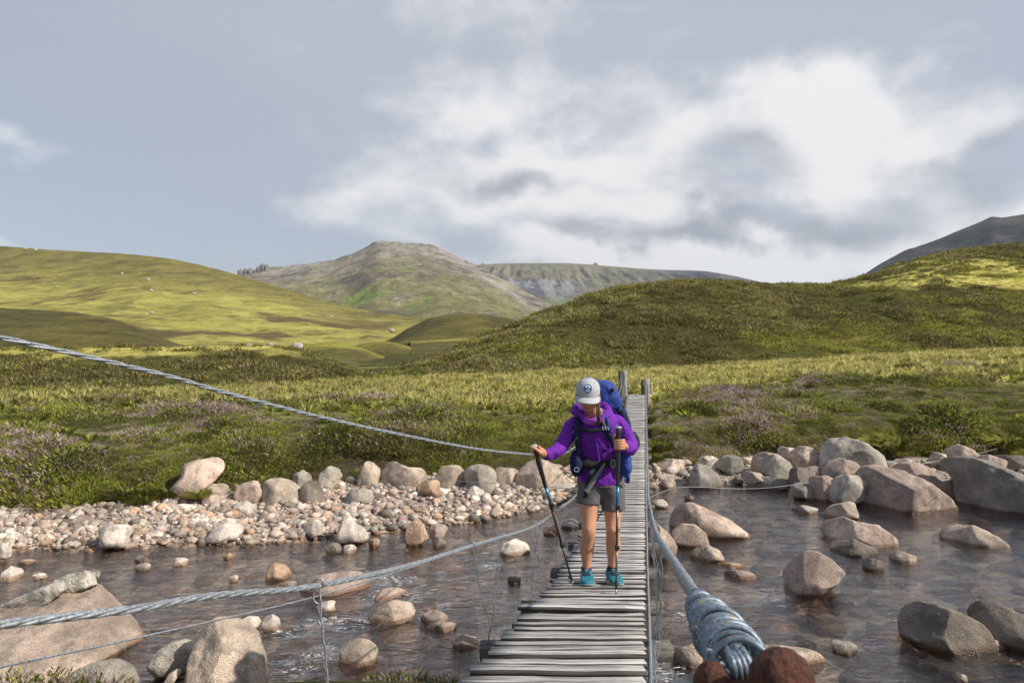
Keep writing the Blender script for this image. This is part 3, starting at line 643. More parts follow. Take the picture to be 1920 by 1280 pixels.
inw((1052, 972, 1090, 990), 'pale stone in the river left of the bare legs', PALE, 80)
# --- the near left corner
NEAR = 'large rocks at the near left'
def as_part(o, root):
    o.location = Vector(o.location) - Vector(root.location); o.parent = root
    for k in ('label', 'category', 'group'):
        if k in o: del o[k]
    return o
def hull_rock(name, pts, color, cuts=5, sm=2, amp=.012, sc=4., seed=1):
    """an angular rock: the hull of real corner points, edges softened and surface broken up"""
    bm = bmesh.new()
    for p in pts: bm.verts.new(tuple(W(*p)))
    r = bmesh.ops.convex_hull(bm, input=bm.verts); bmesh.ops.delete(bm, geom=[v for v in bm.verts if not v.link_faces], context='VERTS'); bmesh.ops.triangulate(bm, faces=bm.faces)
    for _ in range(cuts):
        bmesh.ops.subdivide_edges(bm, edges=bm.edges, cuts=1, use_grid_fill=True)
        if _ >= 2 and _ < 2 + sm: bmesh.ops.smooth_vert(bm, verts=bm.verts, factor=.5, use_axis_x=True, use_axis_y=True, use_axis_z=True)
    bm.normal_update(); V = np.array([v.co[:] for v in bm.verts]); N = np.array([v.normal[:] for v in bm.verts]); Fc = [tuple(v.index for v in f.verts) for f in bm.faces]; bm.free()
    V = V + N * (amp * (fbm(V[:, 0] * sc, V[:, 1] * sc, V[:, 2] * sc, s=seed, o=5, g=.6) + .5 * fbm(V[:, 0] * 1.3, V[:, 1] * 1.3, V[:, 2] * 1.3, s=seed + 3, o=2)))[:, None]
    b = np.array((V[:, 0].mean(), V[:, 1].mean(), V[:, 2].min())); o = link(name, mesh_np(name, V - b, Fc, 'stone'), None, b); o.color = tuple(color) + (1,); return o
slab = hull_rock('slab_rock', [(279, 1190, 7.45), (268, 1200, 7.35), (205, 1228, 6.85), (130, 1262, 6.45), (40, 1300, 6.1), (-300, 1400, 5.4), (183, 1094, 7.75), (150, 1096, 7.7), (90, 1112, 7.55), (20, 1140, 7.35), (-80, 1180, 7.0), (-300, 1270, 6.4),
    (190, 1094, 8.5), (100, 1100, 8.6), (285, 1180, 8.3), (-300, 1220, 8.0), (-300, 1500, 5.6), (60, 1400, 6.4), (270, 1260, 7.6)], (.45, .345, .27), 5, 1, .03, 3.5, 91)
tag(slab, 'huge slanting brown slab rock filling the lower left corner', 'rock', NEAR)
for i, (p, d0, d1) in enumerate((([(-140, 1215), (-140, 1195), (0, 1138), (60, 1110), (118, 1090), (126, 1104), (90, 1128), (40, 1150), (-20, 1180)], 7.32, 7.9), ([(97, 1100), (100, 1088), (130, 1077), (160, 1070), (178, 1078), (183, 1094), (160, 1100), (132, 1112), (122, 1106)], 7.55, 8.1), ([(130, 1079), (150, 1068), (170, 1066), (187, 1069), (184, 1080), (160, 1084), (140, 1085)], 7.62, 8.0))):
    q = hull_rock('ledge', [(x, y, d0 + .1 * (y < 1100)) for x, y in p] + [(x, y + 6, d1) for x, y in p], (.58, .53, .45), 4, 0, .035, 9., 95 + i); as_part(q, slab)
    if i == 0: q['label'] = 'pale broken ledge along the upper edge of the slab'
B('boulder', [(330, 1290), (356, 1262), (366, 1210), (382, 1180), (400, 1169), (424, 1168), (452, 1180), (474, 1202), (488, 1240), (492, 1276), (470, 1300), (400, 1310)], 'big speckled boulder with a dark hollow in its side at the bottom left', TAN, d=6.15, deep=.9, sub=5, seed=97, facets=2, group=NEAR, cuts=((-.75, .35, -.75, .62), (-.3, -.5, -1, .75)))
B('boulder', [(283, 1236), (300, 1216), (322, 1205), (346, 1203), (365, 1212), (360, 1240), (330, 1255), (298, 1250)], 'speckled grey boulder between the slab and the big speckled one', GREY, d=6.5, seed=98, sub=4, group=NEAR)
B('boulder', [(132, 1275), (150, 1250), (180, 1242), (215, 1244), (240, 1258), (250, 1285), (200, 1310), (140, 1300)], 'low rounded grey boulder cut by the bottom edge beneath the slab', GREY, d=5.9, seed=99, sub=4, group=NEAR, noise=1.3)
B('boulder', [(306, 1276), (318, 1262), (334, 1255), (338, 1262), (326, 1276), (314, 1284)], 'small narrow stone wedged against the big speckled boulder', TAN, d=6.2, seed=100, sub=3, group=NEAR)
# --- in the water, right of the bridge
inw([(1257, 1000), (1260, 972), (1275, 952), (1298, 946), (1330, 958), (1368, 974), (1406, 994), (1380, 1002), (1345, 1011), (1300, 1012), (1264, 1008)], 'large smooth pink boulder with a sloping back, right of the bridge', PINK, 111, sub=5, d=11.3, cuts=((-.9, .1, -.7, .66), (.3, .7, -.6, .74)), facets=1, noise=.7)
inw([(1260, 1016), (1263, 996), (1278, 984), (1302, 984), (1320, 996), (1329, 1016), (1310, 1022), (1270, 1023)], 'rounded boulder in front of the large smooth pink one', PINK, 112, facets=2)
inw([(1214, 1020), (1218, 992), (1232, 984), (1252, 998), (1268, 1020), (1266, 1040), (1245, 1044), (1218, 1040)], 'pink boulder partly hidden by the right edge of the deck', PINK, 113, facets=4)
inw([(1294, 1042), (1306, 1030), (1326, 1023), (1346, 1030), (1358, 1045), (1330, 1050), (1300, 1049)], 'rough brown stone below the rounded boulder by the bridge', TAN, 114, noise=2.2)
inw([(1473, 1078), (1486, 1060), (1500, 1045), (1516, 1036), (1534, 1037), (1556, 1048), (1577, 1068), (1560, 1086), (1530, 1102), (1496, 1113), (1480, 1112), (1478, 1092)], 'angular pinkish block standing alone in the right channel', ROSE, 115, sub=5, facets=1, noise=.7, box=.6, cuts=((-.8, .3, -.6, .6), (.5, .3, -.9, .66)))
inw([(1545, 998), (1556, 982), (1585, 973), (1608, 980), (1640, 982), (1668, 998), (1674, 1014), (1640, 1020), (1600, 1016), (1560, 1010)], 'long pink boulder in the middle of the right channel', PINK, 116, sub=5)
inw([(1558, 1022), (1566, 1014), (1600, 1013), (1636, 1022), (1642, 1034), (1600, 1040), (1568, 1036)], 'dark flat cracked rock touching the front of the long pink boulder', DARK, 117, noise=1.8)
inw([(1541, 966), (1558, 950), (1588, 939), (1598, 942), (1606, 964), (1580, 970), (1550, 971)], 'small tent-shaped brown rock in front of the shore boulders', TAN, 118, facets=4)
inw((1484, 948, 1531, 961), 'flat pale stone left of the tent-shaped rock', PALE, 119)
inw([(1773, 1012), (1778, 998), (1800, 988), (1830, 987), (1860, 1000), (1889, 1016), (1850, 1023), (1800, 1022)], 'low brown boulder far out at the right', TAN, 120)
inw((1668, 1035, 1715, 1055), 'thin flat stone right of the dark cracked rock', TAN, 121)
inw((1618, 1048, 1656, 1068), 'small dark stone below the dark cracked rock', DARK, 122)
inw([(1700, 1180), (1706, 1152), (1730, 1140), (1780, 1142), (1830, 1160), (1851, 1185), (1846, 1208), (1800, 1215), (1740, 1208), (1708, 1198)], 'large dark brown boulder at the lower right', (.27, .225, .18), 123, sub=5, facets=3)
inw([(1832, 1165), (1846, 1143), (1870, 1139), (1910, 1150), (1960, 1175), (1980, 1205), (1900, 1212), (1850, 1200)], 'dark boulder cut by the right picture edge', DARK, 124, sub=4)
inw((1850, 1200, 1882, 1214), 'small wet stone between the two dark boulders at lower right', ROSE, 125, d=7.15)
inw((1560, 1202, 1605, 1224), 'small dark stone alone in the lower right water', GREY, 126)
inw([(1258, 1240), (1270, 1222), (1300, 1208), (1330, 1206), (1345, 1230), (1320, 1248), (1280, 1254)], 'pale stone left of the cable lashing at the bottom', TAN, 127, d=6.75)
inw([(1370, 1240), (1400, 1220), (1450, 1212), (1510, 1210), (1540, 1222), (1547, 1230), (1520, 1246), (1470, 1254), (1400, 1256)], 'long flat pale stone behind the rusty bolts at the bottom', TAN, 128, d=6.75)
inw((1792, 1262, 1812, 1280), 'tiny pale pebble near the bottom right corner', PALE, 129)
inw((1340, 1055, 1400, 1066), 'sunken orange stone right of the twisted cable', ORNG, 130, zb=-.02)
inw((1358, 1070, 1415, 1088), 'sunken flat rosy stone right of the twisted cable', ROSE, 131, zb=-.03)
inw((1380, 912, 1424, 926), 'small flat rock in the still pool on the right', TAN, 132, d=15.0)
inw((1222, 936, 1252, 952), 'pale stone in the pool beside the deck', PALE, 133)
inw((1272, 946, 1290, 958), 'little stone behind the large smooth pink boulder', TAN, 134, d=13.2)
inw((1282, 928, 1300, 938), 'small brown stone in the pool right of the deck', DARK, 135)
# --- boulders of the far right shore
RSH = 'boulders heaped on the far right shore'
def rsh(poly, label, color, seed, **k): return B('boulder', poly, label, color, zb=k.pop('zb', 0.05), seed=seed, group=RSH, **k)
rsh([(1605, 935), (1610, 908), (1628, 884), (1650, 877), (1690, 884), (1740, 905), (1768, 926), (1782, 940), (1760, 958), (1720, 962), (1650, 956), (1612, 948)], 'biggest pinkish boulder of the right shore standing at the water', ROSE, 141, d=13.0, sub=5, facets=3, cuts=((.1, .8, -.5, .72),))
rsh([(1780, 880), (1800, 868), (1840, 866), (1890, 880), (1940, 905), (1960, 940), (1930, 958), (1850, 955), (1812, 940), (1806, 905)], 'big smooth dark grey boulder at the right picture edge', (.25, .225, .2), 142, d=13.0, sub=5, facets=2)
rsh([(1540, 880), (1545, 845), (1562, 828), (1586, 822), (1620, 830), (1645, 850), (1653, 876), (1640, 900), (1580, 905), (1548, 898)], 'tallest grey boulder at the back of the right shore', GREY, 143, d=14.9, sub=5, facets=3)
rsh([(1545, 886), (1556, 868), (1576, 860), (1605, 868), (1627, 890), (1620, 904), (1580, 908), (1552, 902)], 'mid-sized grey-pink boulder in front of the tallest one', ROSE, 144, d=14.1)
rsh([(1559, 930), (1562, 906), (1578, 892), (1608, 890), (1626, 905), (1618, 926), (1590, 938), (1566, 938)], 'round greenish grey boulder against the biggest pinkish one', GREY, 145, d=13.4)
rsh([(1518, 912), (1524, 896), (1548, 892), (1566, 900), (1568, 924), (1545, 932), (1524, 926)], 'flat-faced pinkish block left of the round greenish boulder', ROSE, 146, d=13.7)
rsh((1484, 904, 1526, 931), 'low grey stone at the water left of the flat-faced block', GREY, 147)
rsh([(1430, 880), (1432, 862), (1440, 854), (1456, 852), (1478, 866), (1489, 882), (1480, 892), (1450, 892)], 'pale green-grey boulder in the right shore heap', (.42, .38, .31), 148, d=15.0)
rsh([(1410, 874), (1414, 856), (1430, 848), (1456, 850), (1472, 862), (1450, 880), (1424, 882)], 'pink boulder just behind the pale green-grey one', PINK, 149, d=15.5)
rsh([(1480, 872), (1484, 850), (1500, 838), (1522, 840), (1540, 860), (1536, 878), (1510, 884), (1486, 882)], 'rounded tan boulder left of the tallest grey one', TAN, 150, d=15.4)
rsh((1458, 838, 1494, 866), 'shaded boulder top behind the rounded tan one', ROSE, 151, d=16.2)
rsh([(1293, 905), (1296, 885), (1306, 871), (1325, 874), (1346, 888), (1348, 906), (1320, 910), (1298, 910)], 'squat grey boulder alone at the water near the deck', GREY, 152)
rsh((1310, 856, 1352, 880), 'pale stone behind the squat grey boulder', PALE, 153, d=15.9, zb=.2)
rsh((1346, 854, 1393, 880), 'grey-green rounded stone right of the squat grey boulder', (.40, .36, .29), 154, d=15.7, zb=.2)
rsh((1480, 877, 1514, 908), 'dark round stone in the shade of the right heap', DARK, 155, d=14.4)
rsh((1506, 874, 1546, 902), 'brown stone between the dark round one and the tallest boulder', ROSE, 156, d=14.5)
rsh([(1668, 888), (1690, 872), (1720, 867), (1748, 880), (1764, 900), (1750, 914), (1700, 910)], 'long low pink rock behind the biggest pinkish boulder', ROSE, 157, d=14.3)
rsh([(1770, 868), (1776, 846), (1800, 836), (1820, 842), (1852, 866), (1856, 880), (1800, 884)], 'pink wedge-shaped boulder at the back near the right edge', PINK, 158, d=15.6)
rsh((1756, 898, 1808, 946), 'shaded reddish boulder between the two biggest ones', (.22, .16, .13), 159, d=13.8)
rsh((1836, 853, 1884, 880), 'flat reddish rock behind the dark grey boulder', ROSE, 160, d=15.2)
rsh((1868, 854, 1935, 878), 'dark flat rock at the right edge under the grass', DARK, 161, d=15.6)
rsh((1744, 848, 1772, 866), 'small tan stone beside the pink wedge-shaped boulder', TAN, 162, d=15.8)
rsh((1676, 860, 1708, 880), 'small pale boulder under the grass tussock', TAN, 163, d=15.2)
rsh((1528, 846, 1548, 866), 'little tan stone squeezed against the tallest boulder', TAN, 164, d=15.6)
rsh((1652, 864, 1682, 880), 'little grey stone behind the biggest pinkish boulder', GREY, 165, d=15.0)
rsh([(1228, 872), (1240, 862), (1262, 860), (1280, 872), (1276, 884), (1240, 886)], 'mossy tan boulder beside the deck on the right shore', TAN, 166, d=15.8, zb=.2)
rsh((1276, 856, 1300, 872), 'small boulder in the turf behind the mossy tan one', TAN, 167, d=16.4, zb=.25)
rsh((1390, 884, 1430, 902), 'flat brown stone lying in the right heap', ROSE, 168, d=14.9)
rsh((1420, 894, 1480, 916), 'long flat grey stone at the waterline of the right heap', GREY, 169, d=14.7)

# --- pale rocks scattered over heath and hills
SC = 'pale rocks scattered over the heath'
for i, (x0, y0, x1, y1, d, lb) in enumerate([(310, 685, 326, 701, 46, 'upright pale rock on the dark heather bank above the cable'), (424, 744, 440, 753, 27, 'flat white rock in the heather just above the cable'), (548, 642, 568, 655, 57.5, 'pale rock on the crest of the low heather bank'),
    (598, 696, 610, 708, 50, 'small pale rock at the right foot of the heather bank'), (488, 709, 500, 717, 43, 'small white rock low on the heather bank'), (84, 712, 98, 720, 42, 'white rock on the heather bank at the left'), (104, 726, 116, 733, 38.5, 'small white rock below the one at the left'), (20, 685, 40, 692, 50, 'pale flat rock at the far left of the heather bank'),
    (0, 706, 8, 714, 43, 'white rock at the left picture edge'), (460, 643, 474, 650, 59, 'grey rock on the grassy crest, left of the pale one'), (500, 641, 514, 648, 58.5, 'grey rock on the grassy crest, middle one'), (1326, 650, 1341, 663, 60, 'pale boulder low on the heather hill'), (1597, 664, 1606, 676, 56, 'narrow white rock low on the heather hill at right'),
    (274, 521, 281, 525, 480, 'white rock high on the grassy hillside'), (280, 542, 287, 545, 400, 'white rock below the other on the grassy hillside'), (940, 632, 962, 642, 75, 'pale pink rock on the left edge of the heather hill'), (915, 637, 930, 644, 74, 'grey rock just left of the pale pink one on the hill edge'),
    (1300, 705, 1318, 714, 40, 'dark rock in the pale grass right of the bridge posts'), (354, 703, 362, 709, 44, 'tiny pale rock right of the upright one'), (1120, 563, 1132, 571, 95, 'grey rock near the crest of the heather hill'), (280, 583, 288, 587, 180, 'pale rock where mound and hillside meet'), (40, 463, 50, 467, 700, 'pale rock on the skyline of the left hillside'), (62, 466, 70, 469, 700, 'second pale rock on the skyline of the left hillside'), (103, 535, 109, 538, 430, 'small pale rock low on the left hillside'), (226, 511, 231, 514, 520, 'small pale rock near the top of the left hillside'), (360, 548, 366, 551, 380, 'small pale rock at the right of the left hillside'), (618, 591, 624, 594, 300, 'tiny pale rock on the valley floor before the mountain'), (730, 616, 740, 621, 180, 'white rock by the side stream')]):
    B('rock', (x0, y0, x1, y1), lb, (.5, .45, .39) if 'grey' not in lb else GREY, d=d, seed=300 + i, sub=2, cat='rock', group=SC, facets=3, sink=.4)
for i, (x0, y0, x1, y1) in enumerate([(446, 505, 458, 522), (456, 503, 466, 522), (464, 502, 474, 520), (481, 498, 491, 514), (487, 494, 498, 514), (496, 496, 505, 514)]):
    B('tor', (x0, y0, x1, y1), ['leftmost crag of the rocky tors on the skyline', 'second crag from the left of the skyline tors', 'third crag from the left of the skyline tors', 'left crag of the taller skyline tor', 'tallest crag of the skyline tors', 'right crag of the taller skyline tor'][i], (.20, .18, .165), d=2120, seed=340 + i, sub=3, cat='rock', facets=6, noise=2.2, group='granite tors on the skyline')

# --- cobbles of the shoals, each a stone; the finer ones as one mass
def cobble_shape(seed, sub=2):
    U, Fc = ICO[sub]; r = random.Random(seed); L = U * np.array((1, r.uniform(.65, .95), r.uniform(.5, .75)))
    for _ in range(9):
        n = unit((r.gauss(0, 1), r.gauss(0, 1), r.gauss(0, .8))); s = L @ n; h = s.max() * r.uniform(.6, .9); L -= np.outer(np.maximum(s - h, 0) * .95, n)
    L += U * (.10 * fbm(U[:, 0] * 1.7 + seed, U[:, 1] * 1.7, U[:, 2] * 1.7, s=seed, o=3))[:, None]; return L, Fc
CS = [cobble_shape(400 + i) for i in range(12)]; CS1 = [cobble_shape(440 + i, 1) for i in range(14)]; CS2 = [cobble_shape(460 + i, 2) for i in range(14)]
STC = np.array([PALE, PALE, TAN, PINK, TAN, PALE, ROSE, GREY, ORNG, TAN, DARK])
def scatter_shore(n, x0, x1, f0, f1, smin, smax, pw):
    out = []
    while len(out) < n:
        X = rng.uniform(x0, x1, n); t = rng.uniform(f0, f1, n); s = smin * (smax / smin) ** (rng.uniform(0, 1, n) ** pw)
        a, b = shore(X), bankfoot(X); d = a + (b - a) * t; z = Hground(X, d)
        out += [(X[i], d[i], z[i], s[i]) for i in range(n)]
    return out[:n]
cob = scatter_shore(2600, -11.5, -5, -.10, 1.02, .035, .13, 2.0) + scatter_shore(3600, -5.5, 2.4, -.12, 1.02, .04, .14, 1.8) + scatter_shore(420, 2.8, 13, -.06, 1.0, .04, .22, 1.5)
cob.sort(key=lambda c: -c[3] / c[1])
cme = [mesh_np('cobble', L, Fc, 'stone') for L, Fc in CS]
for i, (x, d, z, s) in enumerate(cob[:300]):
    o = bpy.data.objects.new('cobble', cme[i % 12]); COL.objects.link(o); o.location = (x, d, z + s * .18); o.scale = (s, s, s); o.rotation_euler = (rng.uniform(-.35, .35), rng.uniform(-.35, .35), rng.uniform(0, 6.28))
    o.color = tuple(STC[rng.integers(len(STC))] * rng.uniform(.85, 1.15)) + (1,)
    tag(o, 'rounded pale pink cobble lying on the gravel of the far shore', 'cobble', 'cobbles on the gravel of the far shore')
def stone_mass(name, pts, lift, label, cols, flatf=1.):
    VV, FF, CC, n0 = [], [], [], 0
    for i, (x, d, z, s) in enumerate(pts):
        L, Fc = (CS2 if s / d > .0085 else CS1)[i % 14]; a = rng.uniform(0, 6.28); ca, sa = math.cos(a), math.sin(a)
        V = np.stack([L[:, 0] * ca - L[:, 1] * sa, L[:, 0] * sa + L[:, 1] * ca, L[:, 2] * flatf], 1) * s + (x, d, z + s * lift)
        VV.append(V); FF.append(Fc + n0); n0 += len(V); CC.append(np.repeat((cols[rng.integers(len(cols))] * rng.uniform(.8, 1.2))[None], len(V), 0))
    return tag(link(name, mesh_np(name, np.concatenate(VV), np.concatenate(FF), 'stone_small', col=np.concatenate(CC))), label, 'stones', kind='stuff')
fine = cob[300:] + scatter_shore(3200, -12, 2.8, -.02, 1.05, .018, .045, 1.) + scatter_shore(700, 2.6, 13, 0, 1.05, .02, .06, 1.)
stone_mass('gravel', fine, .2, 'pale gravel and small cobbles of the far shore', STC)
bx = rng.uniform(-15, 15, 3000); bd_ = rng.uniform(5.4, 16, 3000); bs = .09 * (4.6 ** (rng.uniform(0, 1, 3000) ** 1.8)); bz = Hground(bx, bd_); ok = bd_ < shore(bx) + .1
BC = np.array([(.60, .40, .26), (.50, .36, .25), (.66, .52, .38), (.36, .28, .19), (.66, .44, .31), (.22, .19, .12), (.50, .44, .30), (.74, .62, .48)])
stone_mass('bed_stones', [(bx[i], bd_[i], min(bz[i], -.02 - bs[i] * .62), bs[i]) for i in np.where(ok)[0]], .1, 'brown stones of the river bed under the water', BC, .75)
# ------------------------------------------------------------------ vegetation
def leaf_mat(name, a, b, sc=3.0):
    m = NT(name); oi = m.n('ShaderNodeObjectInfo')
    f = m.noise(sc, 2, .5); c = m.mix(f, a, b); c = m.scale(c, m.rng(oi.outputs['Random'], 0, 1, .65, 1.35))
    df = m.n('ShaderNodeBsdfDiffuse'); m.l(c, df.inputs[0]); tl = m.n('ShaderNodeBsdfTranslucent'); m.l(c, tl.inputs[0])
    mx = m.n('ShaderNodeMixShader'); mx.inputs[0].default_value = .38; m.l(df.outputs[0], mx.inputs[1]); m.l(tl.outputs[0], mx.inputs[2]); m.l(mx.outputs[0], m.out.inputs['Surface'])
leaf_mat('leaf_green', (.20, .27, .035), (.40, .44, .07)); leaf_mat('leaf_olive', (.30, .27, .065), (.47, .41, .11)); leaf_mat('leaf_dark', (.06, .075, .022), (.13, .14, .04))
leaf_mat('leaf_brown', (.19, .14, .075), (.32, .245, .135)); leaf_mat('heather_flower', (.34, .25, .25), (.56, .43, .43)); leaf_mat('twig', (.32, .27, .22), (.5, .44, .37))
leaf_mat('grass_gold', (.55, .49, .18), (.76, .70, .32)); leaf_mat('grass_green', (.34, .36, .08), (.50, .50, .14)); leaf_mat('grass_lime', (.29, .38, .06), (.46, .52, .12))
def clump(name, n, R, H, size, seed, mats, wts, top=None, toph=.65, core=True):
    """a low shrub: many leaf-sized blades through a dome, lighter tips or flowers on top"""
    r = np.random.default_rng(seed); V, Fc, MI = [], [], []
    for i in range(n):
        a = r.uniform(0, 6.283); q = r.uniform(0, 1) ** .5; h = math.sqrt(max(0, 1 - q * q * .92)) * r.uniform(.35, 1.0) * (1 + .22 * math.sin(3 * a + seed))
        rr = R * q * (1 + .2 * math.sin(2 * a + seed * 2)); p = np.array((rr * math.cos(a), rr * math.sin(a), H * h))
        up = unit((math.cos(a) * q * 1.1 + r.normal(0, .45), math.sin(a) * q * 1.1 + r.normal(0, .45), .9)); sd = unit(np.cross(up, (r.normal(), r.normal(), r.normal())))
        l = size * r.uniform(.7, 1.5); w = l * r.uniform(.28, .5)
        k = len(V); V += [p - sd * w * .5 - up * l * .4, p + sd * w * .5 - up * l * .4, p + sd * w * .35 + up * l * .35, p + up * l * .75]; Fc.append((k, k + 1, k + 2, k + 3))
        mi = int(r.choice(len(wts), p=np.array(wts) / sum(wts)))
        if top is not None and h > toph and r.uniform() < top[1]: mi = top[0]
        MI.append(mi)
    return mesh_np(name, V, Fc, mats, smooth=False, matidx=MI)
def tuft(name, n, L, spread, seed, mats, droop=.5, w=.012):
    r = np.random.default_rng(seed); V, Fc, MI = [], [], []
    for i in range(n):
        a = r.uniform(0, 6.283); o = np.array((math.cos(a), math.sin(a), 0)); b = o * r.uniform(0, spread * .35); l = L * r.uniform(.55, 1.15); lean = r.uniform(.1, 1.) * spread
        sd = np.array((-o[1], o[0], 0)) * w * r.uniform(.7, 1.4); m = b + o * lean * .35 + (0, 0, l * .6); e = b + o * lean + (0, 0, l * (1 - droop * r.uniform(0, .7)))
        k = len(V); V += [b - sd, b + sd, m + sd * .8, e, m - sd * .8]; Fc.append((k, k + 1, k + 2, k + 3, k + 4)); MI.append(int(r.integers(len(mats))))
    return mesh_np(name, V, Fc, mats, smooth=False, matidx=MI)
def gn_scatter(name, protos, P, idx, scl, label, cat):
    """one mass of plants: points carrying kind, size and turn, instanced with geometry nodes"""
    pc = bpy.data.collections.new(name + '_kinds')
    for i, me in enumerate(protos): pc.objects.link(bpy.data.objects.new('%s_kind_%02d' % (name, i), me))
    me = bpy.data.meshes.new(name); me.vertices.add(len(P)); me.vertices.foreach_set('co', np.asarray(P, np.float32).reshape(-1))
    for nm, t, arr in (('kind', 'INT', idx), ('size', 'FLOAT', scl), ('turn', 'FLOAT', rng.uniform(0, 6.283, len(P)))):
        a = me.attributes.new(nm, t, 'POINT'); a.data.foreach_set('value', np.asarray(arr, np.int32 if t == 'INT' else np.float32))
    for q in protos:
        for mt in q.materials:
            if mt.name not in me.materials: me.materials.append(mt)
    o = link(name, me); ng = bpy.data.node_groups.new(name, 'GeometryNodeTree')
    ng.interface.new_socket('Geometry', in_out='INPUT', socket_type='NodeSocketGeometry'); ng.interface.new_socket('Geometry', in_out='OUTPUT', socket_type='NodeSocketGeometry')
    N = ng.nodes.new; gi, go = N('NodeGroupInput'), N('NodeGroupOutput'); ip = N('GeometryNodeInstanceOnPoints'); ci = N('GeometryNodeCollectionInfo')
    ci.inputs['Collection'].default_value = pc; ci.inputs['Separate Children'].default_value = True; ci.inputs['Reset Children'].default_value = True
    def at(nm, t):
        q = N('GeometryNodeInputNamedAttribute'); q.data_type = t; q.inputs['Name'].default_value = nm; return q.outputs[0]
    cx = N('ShaderNodeCombineXYZ'); L = ng.links.new
    L(gi.outputs[0], ip.inputs['Points']); L(ci.outputs[0], ip.inputs['Instance']); ip.inputs['Pick Instance'].default_value = True
    L(at('kind', 'INT'), ip.inputs['Instance Index']); L(at('turn', 'FLOAT'), cx.inputs[2]); L(cx.outputs[0], ip.inputs['Rotation']); L(at('size', 'FLOAT'), ip.inputs['Scale']); L(ip.outputs[0], go.inputs[0])
    md = o.modifiers.new('plants', 'NODES'); md.node_group = ng
    return tag(o, label, cat, kind='stuff')
HM = ['leaf_green', 'leaf_olive', 'leaf_dark', 'leaf_brown', 'heather_flower', 'twig']
NEARP = [clump('bush', 300, .30, .20, .036, 1, HM, (5, 3, 2, 1, 0, .3)), clump('bush', 300, .30, .21, .036, 2, HM, (2, 5, 2, 2, .3, .5), (4, .25), .7), clump('bush', 300, .32, .22, .036, 3, HM, (2, 3, 2, 2, .8, .6), (4, .6), .58),
         clump('bush', 280, .28, .17, .034, 4, HM, (1, 2, 3, 4, .2, 1.0)), clump('bush', 300, .30, .18, .034, 5, HM, (7, 2, 1, .3, 0, 0)), clump('bush', 110, .26, .20, .05, 6, HM, (.3, .5, 1, 2, 0, 5)), clump('bush', 300, .30, .24, .036, 7, HM, (1, .6, 6, 1.5, .1, .3))]
FARP = [clump('bush', 70, .5, .30, .13, 11, HM, (4, 4, 2, 1, 0, 0)), clump('bush', 70, .5, .32, .13, 12, HM, (2, 5, 3, 2, .2, .2), (4, .08)), clump('bush', 70, .5, .28, .12, 13, HM, (1, 3, 4, 3, .1, .3)), clump('bush', 70, .5, .32, .13, 14, HM, (2, 4, 2, 2, .5, .3), (4, .2), .7), clump('bush', 70, .5, .28, .13, 15, HM, (6, 4, 1, .5, 0, 0)), clump('bush', 70, .5, .30, .12, 16, HM, (.6, 1, 6, 3, .1, .2))]
def sample_sheet(V, wt, n):
    """n random points on a grid sheet, cells weighted by area times wt"""
    a = V[1:, :-1] - V[:-1, :-1]; b = V[:-1, 1:] - V[:-1, :-1]; A = np.linalg.norm(np.cross(a, b), axis=-1) * wt[:-1, :-1]; p = A.reshape(-1); p = p / p.sum()
    k = rng.choice(len(p), n, p=p); i, j = np.divmod(k, A.shape[1]); u, v = rng.uniform(0, 1, (2, n, 1))
    return (V[i, j] * (1 - u) * (1 - v) + V[i + 1, j] * u * (1 - v) + V[i, j + 1] * (1 - u) * v + V[i + 1, j + 1] * u * v)
# heather and blaeberry of the near flat
inview = (np.abs(X) < 1.0 * D + 1.5) & (D > 9)
gmk = goldmask(X, D); ybk = bankfoot(X)
corr = 1 - (pxg > 1132) * (pxg < 1226) * (D < 27)
wt = (1 + 2.2 * (D < ybk + 2.2)) * corr * inview * (D > ybk + .05) * (D < 52) * np.clip(18 / np.maximum(D, 1), .35, 1.2) * (1 - .975 * gmk)
P = sample_sheet(GV, wt, 43000)
x, y = P[:, 0], P[:, 1]; pk = 960 + F * x / y
fl = fbm(x * .22, y * .22, s=211, o=4); gr = fbm(x * .3, y * .2, s=213, o=4); dk = fbm(x * .5, y * .4, s=215, o=3)
u = rng.uniform(0, 1, len(P))
pinkness = .42 * sstep(.0, .42, fl + .6 * sstep(1150, 1230, pk) * sstep(1560, 1450, pk) * sstep(27, 20, y) + .26 * sstep(22, 15, y)); greenness = .72 * sstep(-.35, .2, gr + .3 * sstep(1450, 1600, pk) * sstep(27, 18, y) + .22 * sstep(500, 100, pk) * sstep(22, 15, y))
idx = np.where(u < pinkness, 2, np.where(u < pinkness + greenness, np.where(rng.uniform(0, 1, len(P)) < .5, 0, 4), np.where(dk > .0, 3, 1)))
idx = np.where(rng.uniform(0, 1, len(P)) < .025, 5, idx)
idx = np.where(fbm(x * .75, y * .6, s=219, o=3) + rng.uniform(-.12, .12, len(P)) > .26, 6, idx)
P[:, 2] -= .05
gn_scatter('heather', NEARP, P, idx, rng.uniform(.6, 1.3, len(P)) * (.84 + .006 * y) * (.42 + 1.15 * sstep(-.2, .45, fbm(x * .6, y * .5, s=217, o=3)) ** 1.3) * (1 + .3 * (pk > 1215) * (y < bankfoot(x) + 2.4)), 'flowering heather and green blaeberry covering the near flat of the far bank', 'heather')
